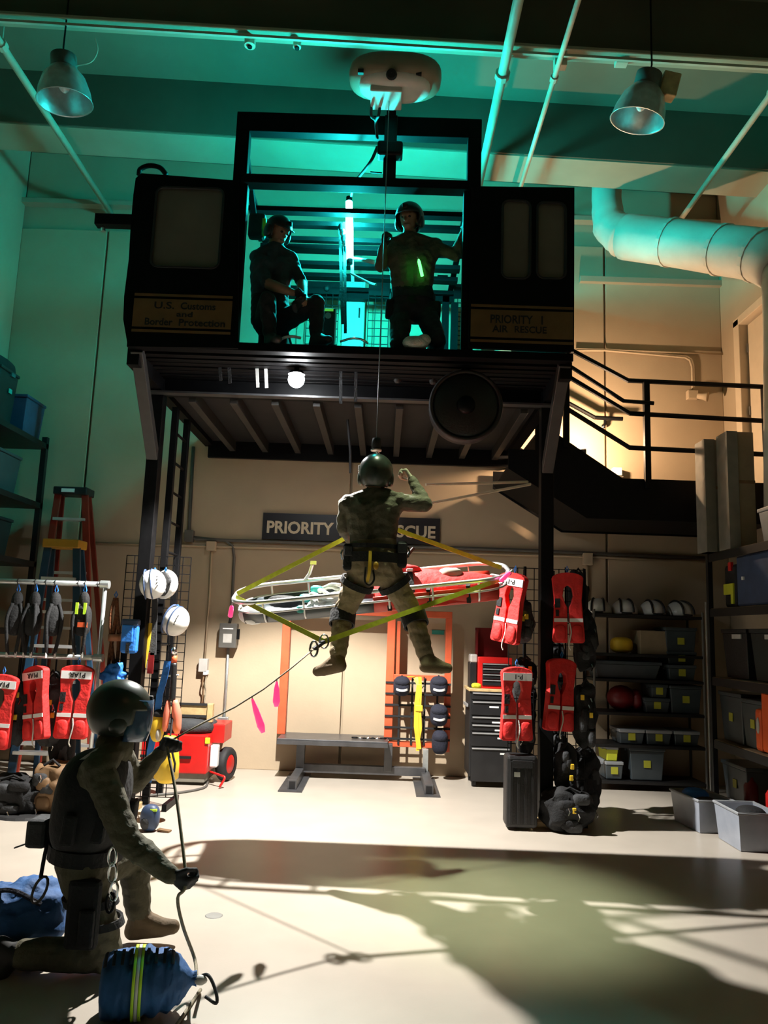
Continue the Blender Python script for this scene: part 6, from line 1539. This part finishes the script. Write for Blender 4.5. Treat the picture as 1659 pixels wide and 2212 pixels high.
part(MB().bar(g(212, 1618, 3.80), g(150, 1660, 3.80), 0.05, 0.012), 'shoulder_strap', 'reflective', v)
belt(KM, J['waist'].lerp(J['pelvis'], .55), lx_, fr, 0.20, 0.165, 0.065, 'belt', 'black_cloth', up=dn)
# drop leg rig
q = J['hipR'].lerp(kR, 0.42)+V((0.0, -0.11, 0)); hq = part(MB().box(q, (0.15, 0.06, 0.30)), 'leg_rig', 'black_cloth', KM, bevel=0.025)
part(MB().box(q+V((0.03, -0.035, -0.05)), (0.07, 0.03, 0.16)), 'pocket', 'black_cloth', hq, bevel=0.012)
d = (kR-J['hipR']).normalized()
for f_ in (0.35, 0.6): belt(KM, J['hipR'].lerp(kR, f_), V((1, 0, 0)), V((0, 1, 0)), 0.118, 0.118, 0.035, 'leg_strap', 'black_cloth', up=d)
for k, (a, b) in enumerate(((243, 1850), (243, 1885), (246, 1925), (238, 1950))):
    c = g(a, b, 3.72); part(MB().tube([c+V((0.018*math.cos(t_), 0, 0.042*math.sin(t_))) for t_ in [i*math.pi/6 for i in range(12)]], 0.007, 6, closed=True), 'carabiner', 'chrome' if k != 3 else 'black_steel', KM, smooth=True)
c = g(90, 1795, 3.90); pk_ = part(MB().box(c, (0.10, 0.15, 0.13)), 'back_pouch', 'grey_cloth', KM, bevel=0.02)
part(MB().bar(c+V((-0.04, 0, -0.05)), c+V((-0.12, 0, -0.08)), 0.02, 0.006), 'pull_tab', 'grey_cloth', pk_)
part(MB().tube(smoothpath([g(104, 1815, 3.88), g(96, 1850, 3.88), g(88, 1895, 3.88)]), 0.010, 6), 'lanyard', 'black_cloth', KM, smooth=True)
c = g(86, 1922, 3.88); part(MB().tube([c+V((0.03*math.cos(t_)+0.018*math.sin(t_), 0, 0.06*math.sin(t_))) for t_ in [i*math.pi/7 for i in range(14)]], 0.007, 6, closed=True), 'snap_hook', 'grey_steel', KM, smooth=True)

# tag line from the litter through both hands to the rope bag
hA = wL2+V((0.04, -0.05, 0.06)); hB = wR+V((0.075, 0.0, -0.035))
bag_mouth = g(432, 2106, 3.80)
bagm = onfloor(425, 2112, 0.13); bagm.y = bagm.y
line = [TL0]+[tl(f) for f in (0.2, 0.4, 0.6, 0.8)]+[hA]
solo(MB().tube(line, 0.0055, 6), 'tag_line', 'rope_tan', 'thin rope from the tag ring down to the kneeling man hands', 'rope', smooth=True)
rp2 = smoothpath([hA, g(376, 1690, 3.95), g(390, 1790, 3.8), hB, g(384, 1940, 3.66), g(395, 2000, 3.68), g(420, 2070, 3.72), bagm])
solo(MB().tube(rp2, 0.0075, 8), 'belay_rope', 'rope_tan', 'dark rope hanging between the kneeling man hands and the blue bag', 'rope', smooth=True)
e0 = onfloor(432, 2140, .01); e1 = onfloor(405, 2180, .01); e2 = onfloor(370, 2230, .01)
solo(MB().tube(smoothpath([bagm+V((0.01, 0, -0.06)), e0, e1, e2]), 0.0075, 8), 'belay_rope', 'rope_tan', 'loose rope end trailing from the blue bag along the floor', 'rope', smooth=True)
# blue rope bag
A = onfloor(215, 2128, 0.125); C = bagm
ax = (C-A).normalized(); L = (C-A).length
t = thing('rope_bag', 'long blue rope bag with lime bands lying before the kneeling man', 'rope bag', A.lerp(C, .5)-V((0, 0, .125)))
sd = ax.cross(V((0, 0, 1))).normalized(); up = sd.cross(ax)
rows = []
prof = [(0.0, 0.02), (0.01, 0.085), (0.05, 0.118), (0.15, 0.126), (0.35, 0.128), (0.55, 0.124), (0.72, 0.115), (0.83, 0.085), (0.90, 0.05), (0.95, 0.026), (1.0, 0.03)]
ft = np.linspace(0, 1, 45); rr_ = np.interp(ft, [p_[0] for p_ in prof], [p_[1] for p_ in prof])
for f_, r_ in zip(ft, rr_):
    row = []
    for i in range(29):
        a = 2*math.pi*i/28; w_ = 0.018*noise.noise(V((f_*11, math.cos(a)*2.6, math.sin(a)*2.6)))+0.008*noise.noise(V((f_*28, math.cos(a)*6, math.sin(a)*6)))*(1+2.0*max(0, f_-.6))
        rad = r_+w_*min(1, r_/0.1)
        row.append(A+ax*(L*f_)+sd*(rad*1.08*math.cos(a))+up*(rad*math.sin(a)*0.98))
    rows.append(row)
part(MB().grid(rows), 'body', 'blue_cloth', t, smooth=True)
def band(f_, wd, nm, m_, k=1.0, a0=0, a1=2*math.pi):
    rr = []
    for df in (-wd/2, 0, wd/2):
        r_ = float(np.interp(f_+df, [p_[0] for p_ in prof], [p_[1] for p_ in prof]))+0.011
        rr.append([A+ax*(L*(f_+df))+sd*(r_*1.08*math.cos(a0+(a1-a0)*i/28))+up*(r_*math.sin(a0+(a1-a0)*i/28)*0.98) for i in range(29)])
    return part(MB().grid(rr), nm, m_, t, smooth=True, solid=0.004)
for f_ in (0.36, 0.43): band(f_, 0.030, 'lime_band', 'hivis')
band(0.395, 0.032, 'grey_band', 'reflective')
for k in range(9):
    f_ = 0.06+0.085*k
    if abs(f_-0.40) > 0.05: band(f_, 0.032, 'daisy_loop', 'navy', a0=math.radians(52), a1=math.radians(86))
part(MB().tube([C-ax*0.05+up*0.03*math.cos(a)+sd*0.03*math.sin(a) for a in [i*math.pi/5 for i in range(10)]], 0.012, 6, closed=True), 'draw_cord', 'black_cloth', t, smooth=True)
part(MB().tube(smoothpath([C, C+V((0.05, -0.02, 0.02)), C+V((0.09, -0.04, -0.03)), C+V((0.10, -0.06, -0.07)), C+V((0.05, -0.05, -0.05))]), 0.007, 6), 'cord_loop', 'grey_cloth', t, smooth=True)
part(MB().ell(C+V((0.02, -0.02, 0.0)), (0.03, 0.02, 0.02), 8, 6), 'cord_lock', 'box_light', t, smooth=True)
# second blue bag at the picture edge
A2 = onfloor(-20, 2075, 0.15); C2 = onfloor(75, 2060, 0.2)
t = thing('blue_kit_bag', 'crumpled blue kit bag at the picture edge behind the kneeling man', 'kit bag', (A2.x, A2.y, 0))
cB = at(15, 2025, 4.0); cB.z = 0.17
mB = MB().ell(cB, (0.27, 0.17, 0.17), 60, 40, Euler((0, -0.15, 0.2)).to_matrix(), power=0.85)
mB.v = [tuple(V(p)+(V(p)-cB).normalized()*(0.05*noise.noise(V(p)*6)+0.030*(0.4-abs(noise.noise(V(p)*13)))+0.012*noise.noise(V(p)*30))) for p in mB.v]
part(mB, 'body', 'blue_cloth', t, smooth=True)
part(MB().bar(at(52, 2062, 3.84), at(30, 2088, 3.84), 0.035, 0.01), 'yellow_tab', 'yellow', t)
part(MB().ell(at(3, 1993, 3.86), (0.04, 0.02, 0.03), 8, 6), 'red_patch', 'dark_red', t, smooth=True)
part(MB().tube(smoothpath([cB+V((-.1, -.1, .14)), cB+V((0.05, -.12, .17)), cB+V((.18, -.08, .10))]), 0.012, 6), 'handle', 'navy', t)
# small pouch on the floor behind the man
p = onfloor(322, 1795)
t = thing('small_blue_pouch', 'small grey blue pouch with lime flash standing on the lit floor', 'pouch', p)
part(MB().ell(p+V((0, 0, 0.10)), (0.075, 0.06, 0.10), 14, 12, None, power=.75), 'body', 'case_blue', t, smooth=True)
part(MB().box(p+V((0.035, -0.04, 0.165)), (0.05, 0.02, 0.016)), 'lime_flash', 'hivis', t)
part(MB().ell(p+V((-0.02, -0.02, 0.07)), (0.05, 0.05, 0.06), 10, 8), 'front_pocket', 'grey_cloth', t, smooth=True)
part(MB().bar(p+V((0.07, 0, 0.015)), p+V((0.17, -0.02, 0.008)), 0.05, 0.012), 'strap_end', 'wood_dark', t)

# ---- crewman sitting in the cabin door
g = lambda a, b, Y=6.46: at(a, b, Y)
J = dict(neck=g(593, 535), chest=g(587, 580), waist=g(583, 640, 6.5), pelvis=g(585, 690, 6.5), shR=g(556, 556, 6.44), shL=g(628, 560, 6.5), hipR=g(572, 700, 6.5), hipL=g(606, 698, 6.5))
B = Body(); B.torso(J, 0, 3, 0.95)
HC = g(602, 502); HF = V((0.70, -0.60, -0.45)); HU = V((0.3, -0.3, 1)); B.head(HC, HF, HU, 1, J['neck'])
e1, w1 = g(576, 612, 6.34), g(632, 632, 6.28); B.arm(J['shR'], e1, w1, 0, 1, 0.9); B.hand(w1, (0.9, 0, -0.25), (0, -0.5, -0.8), 1.0, (0.2, -0.8, 0.4), 2)
e2, w2 = g(655, 625, 6.42), g(648, 640, 6.30); e2 = g(652, 612, 6.46); w2 = g(655, 652, 6.28); B.arm(J['shL'], e2, w2, 0, 1, 0.9); B.hand(w2, (-0.7, -0.3, -0.5), (0, -0.6, -0.7), 1.0, (0, -0.8, 0.5), 2)
k1, a1_ = g(578, 648, 6.28), g(583, 728, 6.30); B.leg(J['hipR'], k1, a1_, a1_+V((0.12, -0.2, 0)), 3, 4, 0.95)
k2, a2_ = g(684, 655, 6.34), g(683, 728, 6.34); B.leg(J['hipL'], k2, a2_, a2_+V((0.15, -0.15, 0)), 3, 4, 0.95)
CM = B.build('crewman in dark shirt and cap crouching in the cabin opening, head bowed', V((J['pelvis'].x, 6.46, ZF-0.005)), ['shirt_teal', 'skin', 'glove_black', 'suit_dark', 'boot_black'], 0.009)
face_bits(CM, HC, HF, HU)
h = helmet_on(CM, HC, HF, HU, 'helmet_dark', 0.118, None, True, 'cap')
part(MB().grid([[HC+V((0, 0, 0.03))+Matrix((V(HF).normalized().cross(V((0, 0, 1))), V(HF).normalized(), V((0, 0, 1)))).transposed() @ V((0.085*math.cos(a), r_+0.06*math.sin(a), 0.02-0.1*(r_-.09))) for a in [math.radians(q) for q in range(0, 181, 15)]] for r_ in (0.085, 0.12)]), 'peak', 'helmet_dark', h, smooth=True, solid=0.006)
part(MB().ell(g(588, 490, 6.40), (0.02, 0.03, 0.04), 8, 6), 'headset', 'chrome', CM, smooth=True)
# seat box under him
x0, x1 = g(556, 720).x, g(620, 720).x
t = thing('crew_seat_box', 'black box the crouching crewman sits on', 'box', ((x0+x1)/2, 6.62, ZF-0.005))
part(MB().bx(x0, x1, 6.50, 6.80, ZF-0.004, J['pelvis'].z-0.13), 'body', 'case_black', t, bevel=0.02); part(MB().bx(x0-.01, x1+.01, 6.49, 6.81, J['pelvis'].z-0.13, J['pelvis'].z-0.11), 'cushion', 'grey_cloth', t, bevel=0.008)

# ---- crewman kneeling at the door, gripping the frame
g = lambda a, b, Y=6.42: at(a, b, Y)
J = dict(neck=g(884, 515), chest=g(890, 562), waist=g(890, 622), pelvis=g(892, 660, 6.46), shR=g(848, 532, 6.42), shL=g(940, 534, 6.44), hipR=g(868, 672, 6.46), hipL=g(918, 672, 6.46))
B = Body(); B.torso(J, 0, 3, 1.05)
HC = g(884, 476); HF = V((-0.35, -0.9, -0.2)); HU = V((0, -0.1, 1)); B.head(HC, HF, HU, 1, J['neck'])
e1, w1 = g(822, 575, 6.36), g(828, 532, 6.27); B.arm(J['shR'], e1, w1, 0, k=.95); B.hand(w1, (0.05, 0.0, 1), (0.8, -0.3, 0), 1.4, (0, 0.9, 0.2), 2)
e2, w2 = g(985, 552, 6.42), g(1003, 498, 6.36); B.arm(J['shL'], e2, w2, 0, k=.95); B.hand(w2, (0.15, 0, 1), (0.7, 0.6, 0), 1.3, (-0.6, 0.6, 0.3), 2)
k1 = g(862, 742, 6.30); k2 = g(944, 735, 6.30); k1.z = max(k1.z, ZF+0.08); k2.z = max(k2.z, ZF+0.085)
a1_, a2_ = V((k1.x, 6.72, ZF+0.09)), V((k2.x, 6.72, ZF+0.09))
B.leg(J['hipR'], k1, a1_, a1_+V((0, 0.1, -0.25)), 3, 4, 1.0); B.leg(J['hipL'], k2, a2_, a2_+V((0, 0.1, -0.25)), 3, 4, 1.0)
CM2 = B.build('crewman in olive top and helmet kneeling in the cabin opening, arm gripping the frame', V((J['pelvis'].x, 6.46, ZF-0.005)), ['suit_olive', 'skin', 'glove_black', 'suit_dark', 'boot_black'], 0.009)
face_bits(CM2, HC, HF, HU)
helmet_on(CM2, HC, HF, HU, 'helmet_dark', 0.130)
belt(CM2, J['waist'].lerp(J['pelvis'], .6), (1, 0, 0), (0, 1, 0), 0.195, 0.145, 0.06, 'belt', 'black_cloth')
for dx in (-0.2, 0.2): part(MB().box(J['pelvis']+V((dx, -0.04, -0.06)), (0.08, 0.10, 0.16)), 'pouch', 'black_cloth', CM2, bevel=0.02)
a, b = g(904, 560, 6.25), g(912, 596, 6.25)
t = thing('green_glow_stick', 'glowing green stick on the chest of the kneeling crewman', 'glow stick', b)
part(MB().tube([a, a.lerp(b, .15), b], [0.006, 0.014, 0.014], 10), 'tube', 'green_stick', t, smooth=True); part(MB().tube([a, a+V((-.01, 0.02, .03))], 0.005, 6), 'cap', 'reflective', t)
# pale sacks on the sill
t = thing('pale_sack', 'crumpled pale sack on the cabin sill beside the kneeling crewman', 'sack', g(895, 745, 6.3))
p = g(898, 728, 6.22); p.z = ZF+0.06
part(MB().ell(p, (0.11, 0.06, 0.06), 14, 10, None, power=.85), 'body', 'rope_white', t, smooth=True); part(MB().ell(p+V((0.07, 0, 0.03)), (0.06, 0.05, 0.05), 12, 8), 'fold', 'rope_white', t, smooth=True)
t = thing('hanging_pack', 'dark pack with a green webbing patch hanging beside the crouching crewman', 'pack', g(556, 520, 6.7))
p = g(556, 490, 6.7); part(MB().box(p, (0.16, 0.10, 0.24)), 'body', 'black_cloth', t, bevel=0.03)
part(MB().bar(p+V((0.07, -0.06, 0.05)), p+V((0.085, -0.06, -0.12)), 0.03, 0.012), 'webbing', 'lime', t); part(MB().tube([p+V((0, 0, .12)), V((p.x, p.y, ZT-.02))], 0.01, 6), 'strap', 'black_cloth', t)
